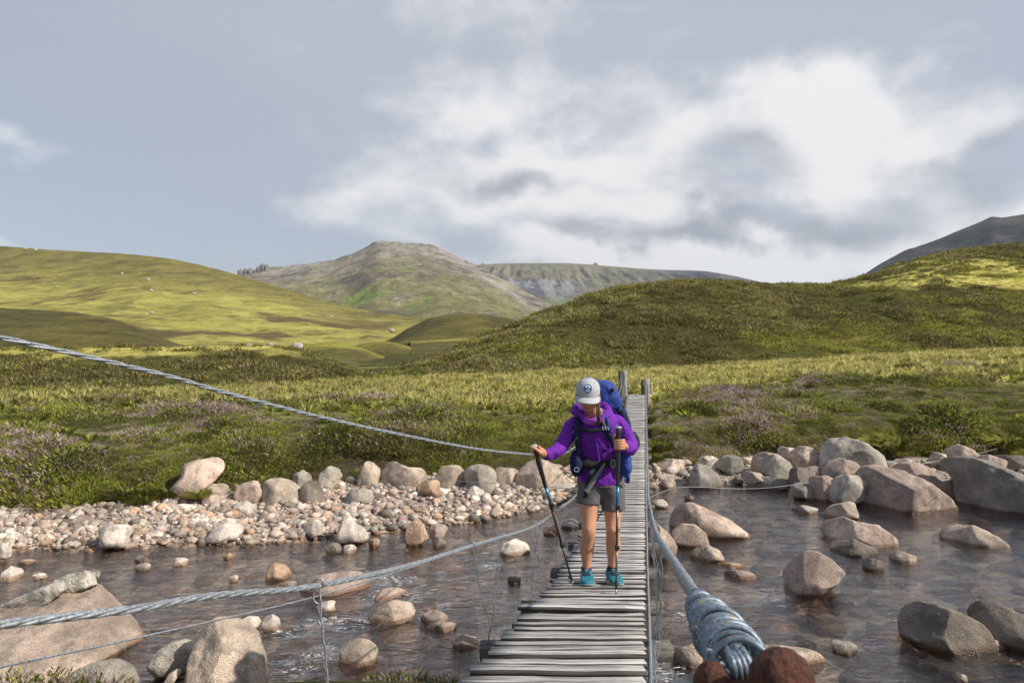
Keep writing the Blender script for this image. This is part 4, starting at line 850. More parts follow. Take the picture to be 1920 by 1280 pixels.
# heather of the moraine and of the low bank
HV, HC = HILLS['heather_hill']; pxh = 960 + F * HV[..., 0] / HV[..., 1]
topw = 1 - .85 * sstep(.16, .24, HC[..., 0])
wt = (np.abs(HV[..., 0]) < 1.0 * HV[..., 1]) * topw; wt[int(HV.shape[0] * .83):] = 0
P1 = sample_sheet(HV, wt * np.clip(70 / HV[..., 1], .4, 1.4), 72000)
BV, BC_ = HILLS['heather_bank']; wt = (np.abs(BV[..., 0]) < 1.0 * BV[..., 1]) * (1 - .8 * sstep(.12, .2, BC_[..., 0])); wt[int(BV.shape[0] * .50):] *= .12; wt[int(BV.shape[0] * .78):] = 0
P2 = sample_sheet(BV, wt, 17500)
P = np.concatenate([P1, P2]); x, y = P[:, 0], P[:, 1]; pk = 960 + F * x / y
g = fbm(x * .09, y * .07, s=221, o=4) + .5 * sstep(1350, 1650, pk) - .42; g = np.where(np.arange(len(P)) >= len(P1), g - .35, g); f2 = fbm(x * .15, y * .12, s=223, o=3); u = rng.uniform(-.3, .3, len(P))
idx = np.where(g + u > .18, 4, np.where(g + u > -.08, 0, np.where(f2 + u > .12, 3, np.where(f2 + u > -.12, 1, 2))))
P[:, 2] -= .06; idx = np.where(fbm(x * .4, y * .28, s=227, o=3) + rng.uniform(-.2, .2, len(P)) < -.06, 2, idx); idx = np.where((np.arange(len(P)) >= len(P1)) & (rng.uniform(0, 1, len(P)) < .75), 5, idx); idx = np.where((np.arange(len(P)) < len(P1)) & (fbm(x * .22, y * .12, s=229, o=4) + rng.uniform(-.25, .25, len(P)) > .10), 5, idx)
gn_scatter('hill_heather', FARP, P, idx, rng.uniform(.6, 1.35, len(P)) * (.66 + y / 220) * (.45 + 1.0 * sstep(-.3, .4, fbm(x * .4, y * .28, s=227, o=3))), 'dense heather bushes covering the moraine hill and low bank', 'heather')
# bleached grass of the flat
TP = [tuft('tuft', 26, .34, .26, 21, ['grass_gold', 'grass_gold', 'grass_green'], .6, .010), tuft('tuft', 26, .28, .28, 22, ['grass_gold', 'grass_green'], .7, .010), tuft('tuft', 24, .24, .24, 23, ['grass_green', 'grass_lime'], .6, .010)]
wt = corr * inview * (D > ybk + 1.0) * (D < 60) * (gmk * 1.0 + .07 * sstep(.0, .4, fbm(X * .3, D * .25, s=231))) * np.clip(30 / np.maximum(D, 1), .5, 1.5)
P = sample_sheet(GV, wt, 12500); P[:, 2] -= .02; q = goldmask(P[:, 0], P[:, 1]) + rng.uniform(-.3, .3, len(P))
gn_scatter('moor_grass', TP, P, np.where(q > .75, 0, np.where(q > .4, 1, 2)), rng.uniform(.5, 1.15, len(P)) * (1 + .006 * P[:, 1]), 'bleached golden moor grass in bands across the flat', 'grass')
# single grass tussocks along the bank and the tufts at the near edge
TUS = [tuft('grass_tussock', 260, .36, .40, 31 + i, ['grass_lime', 'grass_green', 'grass_green', 'grass_gold'], .9, .0045) for i in range(3)]
for i, (px, py, d, s, lb) in enumerate([(1690, 832, 16.6, 1.6, 'large pale grass tussock above the tallest boulder on the right bank'), (1640, 824, 17.0, 1.1, 'smaller grass tussock left of the large pale one on the right bank'), (1890, 830, 16.8, 1.3, 'drooping grass tussock at the right picture edge'), (1230, 848, 16.4, 1.1, 'bright green grass tuft beside the deck on the far shore'), (1222, 866, 15.6, .8, 'low green grass tuft beneath the one by the deck'),
    (735, 918, 14.3, .9, 'grass tuft in front of the two-humped boulder'), (640, 925, 14.1, .9, 'grass tuft right of the leaning grey boulder'), (450, 880, 14.2, 1.2, 'grass tuft behind the squarish rose boulder'), (500, 884, 14.6, 1.0, 'grass tuft behind the blocky tan boulder'), (235, 938, 12.4, 1.0, 'grass tuft hanging over the shoal at the left'), (268, 945, 12.3, .8, 'small grass tuft right of the hanging one'),
    (310, 935, 12.5, .9, 'grass tuft left of the large pale pink split boulder'), (370, 934, 12.4, .6, 'short grass under the large pale pink split boulder'), (40, 950, 12.0, .7, 'grass tuft at the foot of the turf at far left')]):
    b = W(px, py, d); b[2] = min(b[2], float(Hground(b[0], d)) + .25)
    o = link('grass_tussock', TUS[i % 3], None, b); o.scale = (s, s, s * .85); o.rotation_euler[2] = i * 1.3; tag(o, lb, 'grass', 'grass tussocks on the far bank')
NB = [clump('heather_bush', 420, .30, .25, .04, 61, HM, (3, 2, 3, 2, .4, .8), (4, .35), .5), clump('heather_bush', 420, .30, .25, .04, 62, HM, (2, 2, 3, 4, .2, 1.2), (4, .3), .5)]
for i, (px, py, d, s, lb) in enumerate([(15, 1288, 5.0, .9, 'heather bush in the bottom left corner'), (70, 1290, 4.9, .9, 'heather bush second from the bottom left corner'), (135, 1294, 4.9, .8, 'heather bush below the slab rock'), (195, 1298, 4.9, .8, 'heather bush below the low rounded boulder'), (700, 1292, 5.3, .8, 'dark heather bush at the bottom edge left of the deck'), (770, 1286, 5.2, .9, 'dark heather bush nearest the deck corner'), (838, 1282, 5.1, .7, 'small heather bush under the deck edge'), (640, 1320, 5.3, .6, 'low heather bush at the bottom edge')]):
    b = W(px, py, d); z = float(Hground(b[0], d)); o = link('heather_bush', NB[i % 2], None, (b[0], d, b[2] - .12)); o.scale = (s, s, s); o.rotation_euler[2] = i * 2.1; tag(o, lb, 'heather', 'heather bushes at the near edge')
# ------------------------------------------------------------------ the footbridge
m = NT('plank_wood'); oi = m.n('ShaderNodeObjectInfo'); v = m.mapping((1.1, 14, 14), m.objc()); g1 = m.noise(1.6, 7, .72, v, .6); g2 = m.noise(5., 4, .7, v)
big = m.noise(3.0, 4, .6); c = m.mix(m.rng(g1, .34, .60), (.17, .158, .148), (.62, .595, .575)); c = m.mix(m.math('MULTIPLY', m.rng(g2, .5, .68), .7), c, (.11, .10, .09)); c = m.mix(m.math('MULTIPLY', m.rng(big, .58, .7), .35), c, (.20, .20, .12))
c = m.scale(c, m.rng(oi.outputs['Random'], 0, 1, .72, 1.18)); m.base(c, .85, .25); m.bump(m.math('ADD', g1, m.math('MULTIPLY', g2, .5)), .9, .006)
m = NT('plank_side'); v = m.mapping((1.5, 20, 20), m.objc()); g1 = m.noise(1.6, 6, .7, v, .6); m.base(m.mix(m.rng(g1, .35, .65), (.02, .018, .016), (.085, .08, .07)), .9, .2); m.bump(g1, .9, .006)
m = NT('post_wood'); v = m.mapping((22, 22, 1.6), m.objc()); g1 = m.noise(1.5, 6, .7, v, .5); m.base(m.mix(m.rng(g1, .3, .65), (.14, .12, .10), (.50, .47, .41)), .9, .2); m.bump(g1, .8, .01)
m = NT('dark_wood'); v = m.mapping((6, 26, 26), m.objc()); g1 = m.noise(1.5, 6, .7, v, .5); m.base(m.mix(m.rng(g1, .3, .7), (.05, .045, .04), (.20, .185, .165)), .9, .2); m.bump(g1, .8, .006)
m = NT('wire'); f = m.noise(160, 4, .65); f2 = m.noise(14, 5, .75); c = m.mix(m.rng(f, .3, .7), (.22, .245, .27), (.46, .49, .52)); c = m.mix(m.math('MULTIPLY', m.rng(f2, .60, .70), .8), c, (.22, .12, .07)); m.base(c, m.rng(f, .3, .7, .38, .6), .5, .55)
m = NT('lash_wire'); f = m.noise(300, 4, .65); f2 = m.noise(70, 5, .7); c = m.mix(m.rng(f, .3, .7), (.10, .13, .17), (.27, .33, .39)); c = m.mix(m.math('MULTIPLY', m.rng(f2, .55, .66), .8), c, (.34, .25, .10)); m.base(c, .5, .5, .4)
m = NT('rust'); f = m.noise(420, 6, .7); f2 = m.noise(150, 5, .65); c = m.mix(m.rng(f2, .35, .65), (.045, .016, .011), (.13, .042, .022)); c = m.mix(m.rng(f, .55, .68), c, (.25, .10, .05)); c = m.mix(m.rng(m.noise(700, 4, .65), .55, .68), c, (.05, .02, .014)); m.base(c, m.rng(f, .3, .7, .45, .85), .35); m.bump(m.math('ADD', f, f2), 1.0, .0025)

SLOPE = .1945                                            # the right edge of the deck runs out along this bearing
DK_D = [.3, 1.0, 1.6, 2.47, 3.04, 3.89, 4.97, 6.56, 8.2, 10, 12, 14, 16, 18, 20, 22, 24, 25.7, 27]
DK_Z = [2.38, 2.26, 2.14, 1.965, 1.846, 1.66, 1.43, 1.215, 1.05, .93, .85, .81, .80, .83, .89, .98, 1.10, 1.205, 1.29]
def deckz(d): return np.interp(d, DK_D, DK_Z) if np.ndim(d) == 0 else np.array([float(np.interp(q, DK_D, DK_Z)) for q in d])
_dg = np.linspace(.3, 27, 400); _zg = gsm(np.interp(_dg, DK_D, DK_Z), 10)
def deckz(d): return np.interp(d, _dg, _zg)
def right_x(d): return SLOPE * d
WID = .68
bridge = thing('footbridge', (2.6, 13.5, 0), 'long narrow wire footbridge of grey weathered planks crossing the river', 'footbridge')
r = random.Random(5)
d = 2.02; k = 0
def plank(d, w, x0, x1, th, yaw, dz, tilt):
    nx = 7; g = Geo(); sl = float((deckz(d + .05) - deckz(d - .05)) / .1); V = []
    cx, z = (x0 + x1) / 2, float(deckz(d)) + dz
    ys = [-w / 2, -w / 2 + .008, w / 2 - .008, w / 2]
    for i in range(nx):
        t = i / (nx - 1); x = x0 + (x1 - x0) * t; wob = r.uniform(-.0022, .0022); wz = r.uniform(-.002, .002) + tilt * (t - .5)
        sec = [(-w / 2, -th), (-w / 2 - .002, -.010), (-w / 2 + .010, 0.), (w / 2 - .010, 0.), (w / 2 + .002, -.010), (w / 2, -th)]
        for (yy, zz) in sec: V.append((x, d + yy + wob + yaw * (t - 1.0), z + zz + sl * yy + wz))
    n = 6; Fc = [(i * n + j, (i + 1) * n + j, (i + 1) * n + (j + 1) % n, i * n + (j + 1) % n) for i in range(nx - 1) for j in range(n)] + [tuple(range(n)), tuple((nx - 1) * n + j for j in range(n - 1, -1, -1))]
    return g.add(V, Fc)
BEAMS = [2.05, 3.28, 4.42, 5.75, 7.0, 8.25, 9.5, 10.75, 12.0, 13.25, 14.5, 15.75, 17.0, 18.25, 19.5, 20.75, 22, 23.2, 24.4, 25.5]
while d < 25.75:
    w = r.uniform(.080, .100); rx = right_x(d) + r.uniform(-.008, .008); lx = rx - WID + r.uniform(-.022, .022)
    dz = r.uniform(-.006, .006)
    if 3.84 < d < 3.96: w = .125; dz = .028; lx -= .03
    q = plank(d, w, lx, rx, .020, r.uniform(-.018, .012), dz, r.uniform(-.01, .01))
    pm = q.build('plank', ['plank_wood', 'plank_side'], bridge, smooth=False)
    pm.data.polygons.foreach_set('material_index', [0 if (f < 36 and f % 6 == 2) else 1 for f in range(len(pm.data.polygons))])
    d += w + r.uniform(.013, .024); k += 1
for i, b in enumerate(BEAMS):
    x1 = right_x(b) + .13 + r.uniform(-.02, .03); x0 = right_x(b) - WID - .10 - r.uniform(0, .03)
    V, Fc = boxv(((x0 + x1) / 2, b, float(deckz(b)) - .078), ((x1 - x0) / 2, .04, .034)); Geo().add(V + np.random.default_rng(i).normal(0, .003, V.shape), Fc).build('crossbeam', 'dark_wood', bridge, smooth=False)
def strands(path, R, ns, pitch, rad, ph0=0, sides=6, per=8):
    """twisted strands laid round a path; returns one tube per strand"""
    seg = np.linalg.norm(np.diff(path, axis=0), axis=1); L = np.concatenate([[0], np.cumsum(seg)]); n = int(L[-1] / pitch * per) + 2; s = np.linspace(0, L[-1], n)
    P = np.stack([np.interp(s, L, path[:, j]) for j in range(3)], 1); T = np.gradient(P, axis=0); T /= np.linalg.norm(T, axis=1)[:, None]
    a = np.cross(T, (0, 0, 1.)); a /= np.linalg.norm(a, axis=1)[:, None]; b = np.cross(a, T); out = []
    for q in range(ns):
        ph = s / pitch * 2 * math.pi + q * 2 * math.pi / ns + ph0 + .7 * vnoise(s * 2.3, s * 0 + 1.7, s=3) + .25 * vnoise(s * 5, s * 0 + 9.7 * q, s=5)
        out.append(tube(P + a * (R * np.cos(ph))[:, None] + b * (R * np.sin(ph))[:, None], rad, sides))
    return out
def cable(name, K, R, ns, pitch, near=9., label=None, n=300, parent=None):
    P = cat_path(K, n); w = np.array([p[1] <= near for p in P]); k = int(w.sum())
    far = Geo().add(*tube(P[max(k - 1, 0):], R * 1.7, 6)) if k < n - 2 else Geo().add(*tube(P, R * .5, 5))
    o = far.build(name, 'wire', bridge)
    if label: o['label'] = label
    if k > 3:
        for V, Fc in strands(P[:k], R, ns, pitch, R * .95): Geo().add(V, Fc).build('strand', 'wire', bridge, o)
    return P
# upper handrail on the left, the one the hiker steadies herself on
Au = [W(-420, 520, 1.25), W(-200, 583, 1.45), W(0, 632, 1.66)] + [W(x, y, 1 / (.606 + (.215 - .606) * x / 1003)) for x, y in ((160, 668), (320, 706), (430, 738), (600, 781), (750, 814), (900, 842), (1003, 852))] + [W(1040, 852, 5.5), W(1070, 843, 6.5), W(1108, 812, 9.5), W(1135, 780, 13), W(1152, 745, 18), W(1165, 706, 25.6)]
cable('handrail_cable', Au, .0040, 3, .19, 8.5, 'upper left handrail of twisted wire gripped by the hiker')
Bl = [W(-260, 1200, .78), W(-120, 1187, .84), W(0, 1170, .92), W(250, 1141, 1.1), W(400, 1116, 1.28), W(590, 1098, 1.6), W(770, 1058, 2.1), W(885, 1022, 2.65), W(1003, 985, 4.1), W(1045, 955, 5.3), W(1083, 925, 7.0)] + [np.array((right_x(q) - WID - .03, q, float(deckz(q)) + (.45 if q < 20 else .45 + (q - 20) * .05))) for q in (9, 11, 14, 17, 20, 23, 25.6)]
PB = cable('side_cable', Bl, .0038, 4, .17, 9, 'left side cable of flat twisted wires')
Cr = [W(1368, 1215, .70), W(1322, 1140, .86), W(1296, 1105, 1.02), W(1262, 1052, 1.45), W(1236, 1010, 2.2), W(1226, 985, 3.0), W(1219, 955, 4.6), W(1215, 925, 6.6)] + [np.array((right_x(q) + .04, q, float(deckz(q)) + (.45 if q < 20 else .45 + (q - 20) * .05))) for q in (9, 11, 14, 17, 20, 23, 25.6)]
PC = cable('side_cable', Cr, .0056, 3, .075, 9, 'right side cable of pale twisted rope-like wire')
Th = [W(-160, 1290, .95), W(0, 1250, 1.1), W(280, 1190, 1.4), W(560, 1126, 1.9), W(700, 1085, 2.3), W(850, 1037, 2.9), W(1000, 984, 4.3), W(1080, 935, 7.0)]
Geo().add(*tube(cat_path(Th, 120), .0022, 5)).build('guy_wire', 'wire', bridge)
for side in (-1, 1):                                    # bearer ropes under both deck edges
    K = [np.array((right_x(q) + (.022 if side > 0 else -WID + .05), q, float(deckz(q)) - (.028 if side > 0 else .055))) for q in np.linspace(1.0, 26, 40)]
    cable('bearer_cable', K, .0055, 3, .06, 5.5 if side > 0 else 3, None, 240)
def hanger(top, bot, kink, seed, n=9, rad=.0022):
    rr = np.random.default_rng(seed); t = np.linspace(0, 1, n)[:, None]; P = np.asarray(top) * (1 - t) + np.asarray(bot) * t; P[1:-1] += rr.normal(0, kink, (n - 2, 3)) * (1, .3, .2)
    return tube(cat_path(P, n * 4), rad, 5)
for i, b in enumerate(BEAMS):
    for side, PP in ((-1, PB), (1, PC)):
        j = int(np.argmin(np.abs(PP[:, 1] - (b + (-.35 if b < 3 else -.1))))); top = PP[j]; bot = np.array((right_x(b) + (.075 if side > 0 else -WID - .06), b, float(deckz(b)) - .06))
        if i == 0: continue
        g = Geo()
        for q in range(2): g.add(*hanger(top + (0, .004 * q, .008), bot + np.array((.012, 0, 0)) * q * side, .006, i * 10 + side * 3 + q, rad=.0022 if b < 8 else .003))
        g.add(*tube(top + .0135 * np.stack([np.sin(np.linspace(-.4, 5.0, 14)), 0 * np.linspace(0, 1, 14), np.cos(np.linspace(-.4, 5.0, 14))], 1), .003, 5))   # hook over the cable
        g.build('hanger_wire', 'wire', bridge)
# the hooked hanger and the single wire on the near left, the doubled ones beside the rope on the right
for tp, mid, bt, dt, db in (((598, 1092), (606, 1180), (618, 1310), 1.62, 1.62), ((885, 1020), (903, 1110), (930, 1206), 2.66, 3.05), ((1003, 982), (1010, 1045), (1030, 1112), 4.1, 4.7)):
    for q in range(2 if tp[0] != 885 else 1):
        P = [W(tp[0] - q * 9, tp[1] + (0 if q == 0 else 14), dt), W(mid[0] - 2 * q, mid[1], (dt + db) / 2), W(bt[0] - 8 * q * (tp[0] > 900), bt[1], db)]
        g = Geo().add(*hanger(P[0], P[1], .003, 71 + q)); g.add(*hanger(P[1], P[2], .003, 75 + q))
        if q == 0: g.add(*tube(P[0] + .011 * np.stack([np.sin(np.linspace(-2, 2.2, 10)), 0 * np.arange(10.), np.cos(np.linspace(-2, 2.2, 10))], 1), .0026, 6))
        g.build('hanger_wire', 'wire', bridge)
for q in range(3):
    g = Geo().add(*hanger(W(1236 + q * 3, 1018, 2.15), W(1228 + q * 4, 1200, 2.3), .004, 81 + q)); g.add(*hanger(W(1228 + q * 4, 1200, 2.3), W(1222 + q * 2, 1300, 2.25), .003, 91 + q)); g.build('hanger_wire', 'wire', bridge)
# side stays to both banks
Geo().add(*tube(cat_path([np.array((right_x(10.4), 10.4, .80)), W(1278, 913, 11.6), W(1395, 916, 12.6), W(1485, 909, 13.6), W(1640, 884, 14.8), W(1833, 850, 16.2), W(1925, 822, 17.2)], 80), .0055, 5)).build('stay_cable', 'wire', bridge)
Geo().add(*tube(cat_path([np.array((right_x(10.9) - WID, 10.9, .80)), W(1016, 911, 12.0), W(930, 906, 12.7), W(799, 896, 13.8), W(740, 880, 14.6)], 60), .0055, 5)).build('stay_cable', 'wire', bridge)
# timber posts of the far end
def post(name, px0, px1, y0, y1, d, mat, sq=False):
    cx = (px0 + px1) / 2; rr = (px1 - px0) / 2 / F * d; P = [W(cx + (i - 3) * .25, y0 + (y1 - y0) * i / 6, d) for i in range(7)]
    return Geo().add(*tube(P, [rr * (.97 if i == 0 else 1 + .02 * ((i * 7) % 3 - 1)) for i in range(7)], 12, ref=(1, 0, 0))).build(name, mat, bridge)
post('post', 1159.5, 1169.5, 694, 800, 25.75, 'dark_wood'); post('post', 1167, 1176.5, 694, 772, 25.5, 'post_wood'); post('post', 1202.5, 1212, 711, 800, 25.9, 'dark_wood'); post('post', 1209.5, 1218.5, 710, 788, 25.6, 'post_wood')  # each post's shaded left and lit right side coloured as dark and pale pieces
post('stake', 1176, 1182, 722, 745, 27.5, 'post_wood'); post('stake', 1219, 1223.5, 717, 745, 27.5, 'post_wood')
Geo().add(*hanger(W(1167, 704, 25.5), W(1153, 790, 24.6), .004, 5, rad=.007)).build('guy_wire', 'wire', bridge); Geo().add(*hanger(W(1168, 716, 25.5), W(1150, 775, 24.9), .004, 6, rad=.007)).build('guy_wire', 'wire', bridge)
for i in range(9): Geo().add(*tube([W(1206 - (i > 1) * 1, 762 + i * 14.5, 24.5 - i * 1.1), W(1217, 762 + i * 14.5 + .5, 24.5 - i * 1.1)], .006, 5)).build('deck_pin', 'wire', bridge)
# the near anchorage at the lower right: rope end lashed back on itself, a rusty shackle, its post
lash = Geo(); ax0, ax1 = W(1312, 1135, .80), W(1392, 1250, .615); AX = unit(ax1 - ax0); s1 = unit(np.cross(AX, (0, 0, 1))); s2 = np.cross(s1, AX); LL = np.linalg.norm(ax1 - ax0)
rl = np.random.default_rng(4)
for i in range(16):                                     # loose turns of wire, each lying a little differently
    f = i / 15; R0 = .0095 + .0135 * math.sin(min(1, f * 1.3 + .08) * math.pi / 2) + rl.uniform(-.002, .0035); c0 = ax0 + AX * (f * LL * .98 + rl.uniform(-.004, .004)); tl, tp = rl.uniform(-.38, .38), rl.uniform(0, 6.28); a = np.linspace(0, 6.6, 40)
    P = c0 + np.outer(R0 * np.cos(a), s1) + np.outer(R0 * np.sin(a), s2) + np.outer(R0 * tl * np.cos(a + tp) + .0012 * a, AX)
    lash.add(*tube(P, .0033 if i % 4 else .0040, 8))
lash.build('lashing', 'lash_wire', bridge)['label'] = 'thick lashing of wire wound round the rope end'
lp = Geo().add(*tube(cat_path([W(1322, 1150, .80), W(1304, 1138, .815), W(1297, 1122, .83), W(1302, 1108, .84), W(1316, 1112, .82), W(1330, 1140, .79), W(1350, 1150, .76), W(1362, 1170, .73), W(1350, 1190, .72)], 50), .0036, 8)); lp.build('rope_loop', 'lash_wire', bridge)
for i in range(4):
    Geo().add(*tube(cat_path([W(1362 + i * 9, 1212 + 3 * (i % 2), .625 - .005 * i), W(1372 + i * 10, 1238, .60), W(1378 + i * 11, 1268, .60), W(1376 + i * 12, 1310, .62)], 24), .0037, 8)).build('rope_strand', 'lash_wire', bridge)
Geo().add(*tube(cat_path([W(1318, 1142, .79), W(1392, 1250, .615)], 12), .012, 10)).build('rope_core', 'lash_wire', bridge)
def knob(px, py, d, rx, ry, name='bolt_head'):
    c = W(px, py, d); k = d / F; V, Fc = ball(c, (rx * k, ry * k, ry * k), 56, 40); q = (V - c) / (ry * k); V = V + (V - c) * (.10 * fbm(q[:, 0] * 1.6, q[:, 1] * 1.6, q[:, 2] * 1.6, s=3, o=4) + .05 * fbm(q[:, 0] * 7, q[:, 1] * 7, q[:, 2] * 7, s=4, o=3))[:, None]
    return Geo().add(V, Fc).build(name, 'rust', bridge)
knob(1466, 1278, .56, 58, 62)['label'] = 'large rusty domed bolt head'; knob(1336, 1284, .60, 33, 44)['label'] = 'small rusty bolt head'
Geo().add(*tube(cat_path([W(1330, 1300, .60), W(1400, 1304, .585), W(1470, 1300, .56)], 16), .013, 14)).build('shackle_pin', 'rust', bridge)
ap = Geo().add(*tube([W(1400, 1330, .60) + (0, 0, -i * .22) for i in range(7)], [.075 + .002 * (i % 3) for i in range(7)], 16)); ap.build('anchor_post', 'post_wood', bridge)
# ------------------------------------------------------------------ the hiker
m = NT('skin'); f = m.noise(35, 4, .6); a = m.n('ShaderNodeSeparateColor'); m.l(m.attr(), a.inputs[0])
c = m.mix(f, (.52, .24, .135), (.64, .33, .20)); c = m.mix(a.outputs[0], c, (.42, .12, .09)); c = m.mix(a.outputs[1], c, (.30, .15, .09)); m.base(c, .48, .35); m.b.inputs['Subsurface Weight'].default_value = .08; m.b.inputs['Subsurface Radius'].default_value = (.02, .008, .004)
def fabric(name, a, b, sc=9, bump=.5, bd=.012, rough=.8, weave=500):
    m = NT(name); f = m.noise(sc, 4, .6, None, 1.0); w = m.noise(weave, 2, .5); m.base(m.mix(f, a, b), rough, .25); m.bump(m.math('ADD', f, m.math('MULTIPLY', w, .05)), bump, bd)
fabric('jacket', (.10, .012, .24), (.20, .028, .43), 22, .8, .016); fabric('jacket_zip', (.16, .03, .50), (.22, .05, .60), 40); fabric('buff', (.26, .05, .40), (.36, .09, .50), 30)
fabric('shorts', (.095, .09, .095), (.15, .142, .147), 16); fabric('pack_blue', (.022, .045, .20), (.045, .09, .34), 18, .6, .014); fabric('pack_navy', (.010, .014, .055), (.022, .03, .10), 20); fabric('pack_black', (.012, .012, .014), (.028, .028, .030), 30)
fabric('webbing', (.12, .13, .12), (.20, .21, .195), 60); fabric('cap_cloth', (.38, .385, .41), (.46, .465, .48), 40, .2, .003); fabric('cap_mesh', (.10, .11, .17), (.16, .17, .24), 120, .3, .002); fabric('badge_blue', (.035, .06, .20), (.05, .085, .27), 90, .1, .001); fabric('badge_pale', (.42, .46, .58), (.5, .54, .64), 90, .1, .001)
fabric('shoe_teal', (.010, .12, .17), (.035, .23, .29), 60, .4, .004, .6); fabric('shoe_dark', (.012, .025, .05), (.03, .05, .08), 60, .3, .003); fabric('shoe_sole', (.12, .24, .23), (.22, .34, .31), 40, .3, .003); fabric('sock', (.022, .016, .030), (.05, .03, .055), 60, .3, .003)
fabric('hair', (.055, .026, .014), (.16, .08, .04), 45, .7, .006, .5); fabric('lace', (.10, .30, .38), (.35, .5, .52), 60); fabric('orange_cloth', (.65, .17, .07), (.75, .25, .10), 30)
flat('pole_black', (.018, .018, .02), .42, .5, 0, 60); flat('pole_blue', (.012, .19, .36), .28, .6, .3, 20, .15); flat('pole_grey', (.13, .13, .135), .32, .5, .7, 30); flat('pole_steel', (.45, .46, .47), .3, .5, .9, 30, .1); flat('grip_cap', (.42, .43, .44), .5, .4, .1, 30, .1); flat('buckle', (.25, .26, .25), .4, .5, 0, 30, .1)
H0 = 4.95
Q = lambda px, py, d=H0: W(px, py, d)
def limb(K, n=None, seg=14, ref=(1, 0, 0)):
    """K rows: px, py, depth, half-width, half-depth"""
    A = np.array([list(Q(k[0], k[1], k[2])) + [k[3], k[4] if len(k) > 4 else k[3]] for k in K]); P = cat_path(A, n or len(K) * 5); return tube(P[:, :3], P[:, 3:], seg, ref)
def remesh_build(g, vox, name, mat, root=None, parent=None, sm=3, wr=0., ws=18., col=None, seed=1):
    V, Fc, N = remeshed(g, vox, sm)
    if wr:
        w = fbm(V[:, 0] * ws, V[:, 1] * ws, V[:, 2] * ws * .6, s=seed, o=3); w2 = 1 - 2 * np.abs(vnoise(V[:, 0] * ws * .9 + V[:, 2] * ws * .7, V[:, 1] * ws, V[:, 2] * ws * .8 - V[:, 0] * 6, seed + 5)); V = V + N * (wr * (w + .8 * w2))[:, None]
    if root is None:
        b = np.array((W(1123, 1100, H0)[0], H0, float(deckz(H0)))); o = link(name, mesh_np(name, V - b, Fc, mat, col=None if col is None else col(V)), None, b); ORG[o.name] = b; return o
    return link(name, mesh_np(name, V - ORG[root.name], Fc, mat, col=None if col is None else col(V)), parent or root)

# poles first: the hands close round them
def pole_axis(p0, p1): return np.asarray(p0, float), np.asarray(p1, float)
PR0, PR1 = Q(1001, 834, 4.62), None; tipd = 4.86; PR1 = np.array((W(1075, 1102, tipd)[0], tipd, float(deckz(tipd)) - .01))
tipd = 4.50; PL0 = Q(1159.5, 799, 4.57); PL1 = np.array((W(1155, 1122, tipd)[0], tipd, float(deckz(tipd)) - .01))
def hand_pts(axis_p, axis_dir, palm, wrap, hts, rp=.016, wrist=None, thumb_up=.032):
    """palm: unit vector from shaft to palm; wrap: which way round the shaft the fingers close (+1/-1)"""
    A = unit(axis_dir); p = unit(palm - A * (palm @ A)); q = np.cross(A, p) * wrap; g = Geo()
    ring = lambda ang, rr, h: axis_p + A * h + (p * math.cos(ang) + q * math.sin(ang)) * rr
    fr = [.0092, .0095, .0092, .0082]
    for i, h in enumerate(hts):                       # index ... little finger
        f = fr[i]; K = [ring(-.35, .034, h * .92 - .002), ring(.35, .036 + f * .4, h), ring(1.15, rp + f + .010, h + .001), ring(2.0, rp + f * .8 + .003, h), ring(2.9, rp + f * .75, h - .001), ring(3.7, rp + f * .8, h - .002)]
        P = cat_path(K, 22); rr = np.interp(np.linspace(0, 1, 22), [0, .2, .4, .6, .8, 1], [f * 1.1, f * 1.15, f, f * .98, f * .88, f * .7]); g.add(*tube(P, rr, 8)); g.add(*ball(P[-1], f * .75, 8, 6))
    K = [ring(-.9, .034, hts[3] * .2), ring(-1.25, .036, hts[0] * .55), ring(-1.75, rp + .016, hts[0] + thumb_up * .45), ring(-2.35, rp + .0125, hts[0] + thumb_up * .8), ring(-2.9, rp + .011, hts[0] + thumb_up)]
    P = cat_path(K, 20); g.add(*tube(P, np.interp(np.linspace(0, 1, 20), [0, .3, .7, 1], [.015, .0125, .0105, .008]), 8)); g.add(*ball(P[-1], .0085, 8, 6))
    mid = (hts[0] + hts[3]) / 2
    pc = ring(-.25, .034, mid); g.add(*tube(cat_path([ring(-.25, .033, hts[0] + .004), pc, ring(-.25, .033, hts[3] - .004)], 9), np.array([(.020, .013)] * 9), 12, ref=q))
    if wrist is not None: g.add(*tube(cat_path([pc, pc * .55 + wrist * .45 + p * .004, wrist], 10), np.interp(np.linspace(0, 1, 10), [0, .5, 1], [.030, .027, .024]), 12))
    return g, pc
dirR = unit(PR0 - PR1); dirL = unit(PL0 - PL1)
gripR = PR0 - dirR * .058; gripL = PL0 - dirL * .118
wristR = Q(1020, 852, 4.70); wristL = Q(1172, 838, 4.64)
handR, pcR = hand_pts(gripR, dirR, np.array((.85, .35, -.2)), 1, [.026, .007, -.012, -.029], wrist=wristR)      # her right hand
handL, pcL = hand_pts(gripL, dirL, np.array((.85, .45, 0.)), -1, [.026, .007, -.012, -.029], wrist=wristL)

body = Geo()
for g in (handR, handL):
    for V in [g]: body.add(V.arr(), V.f)
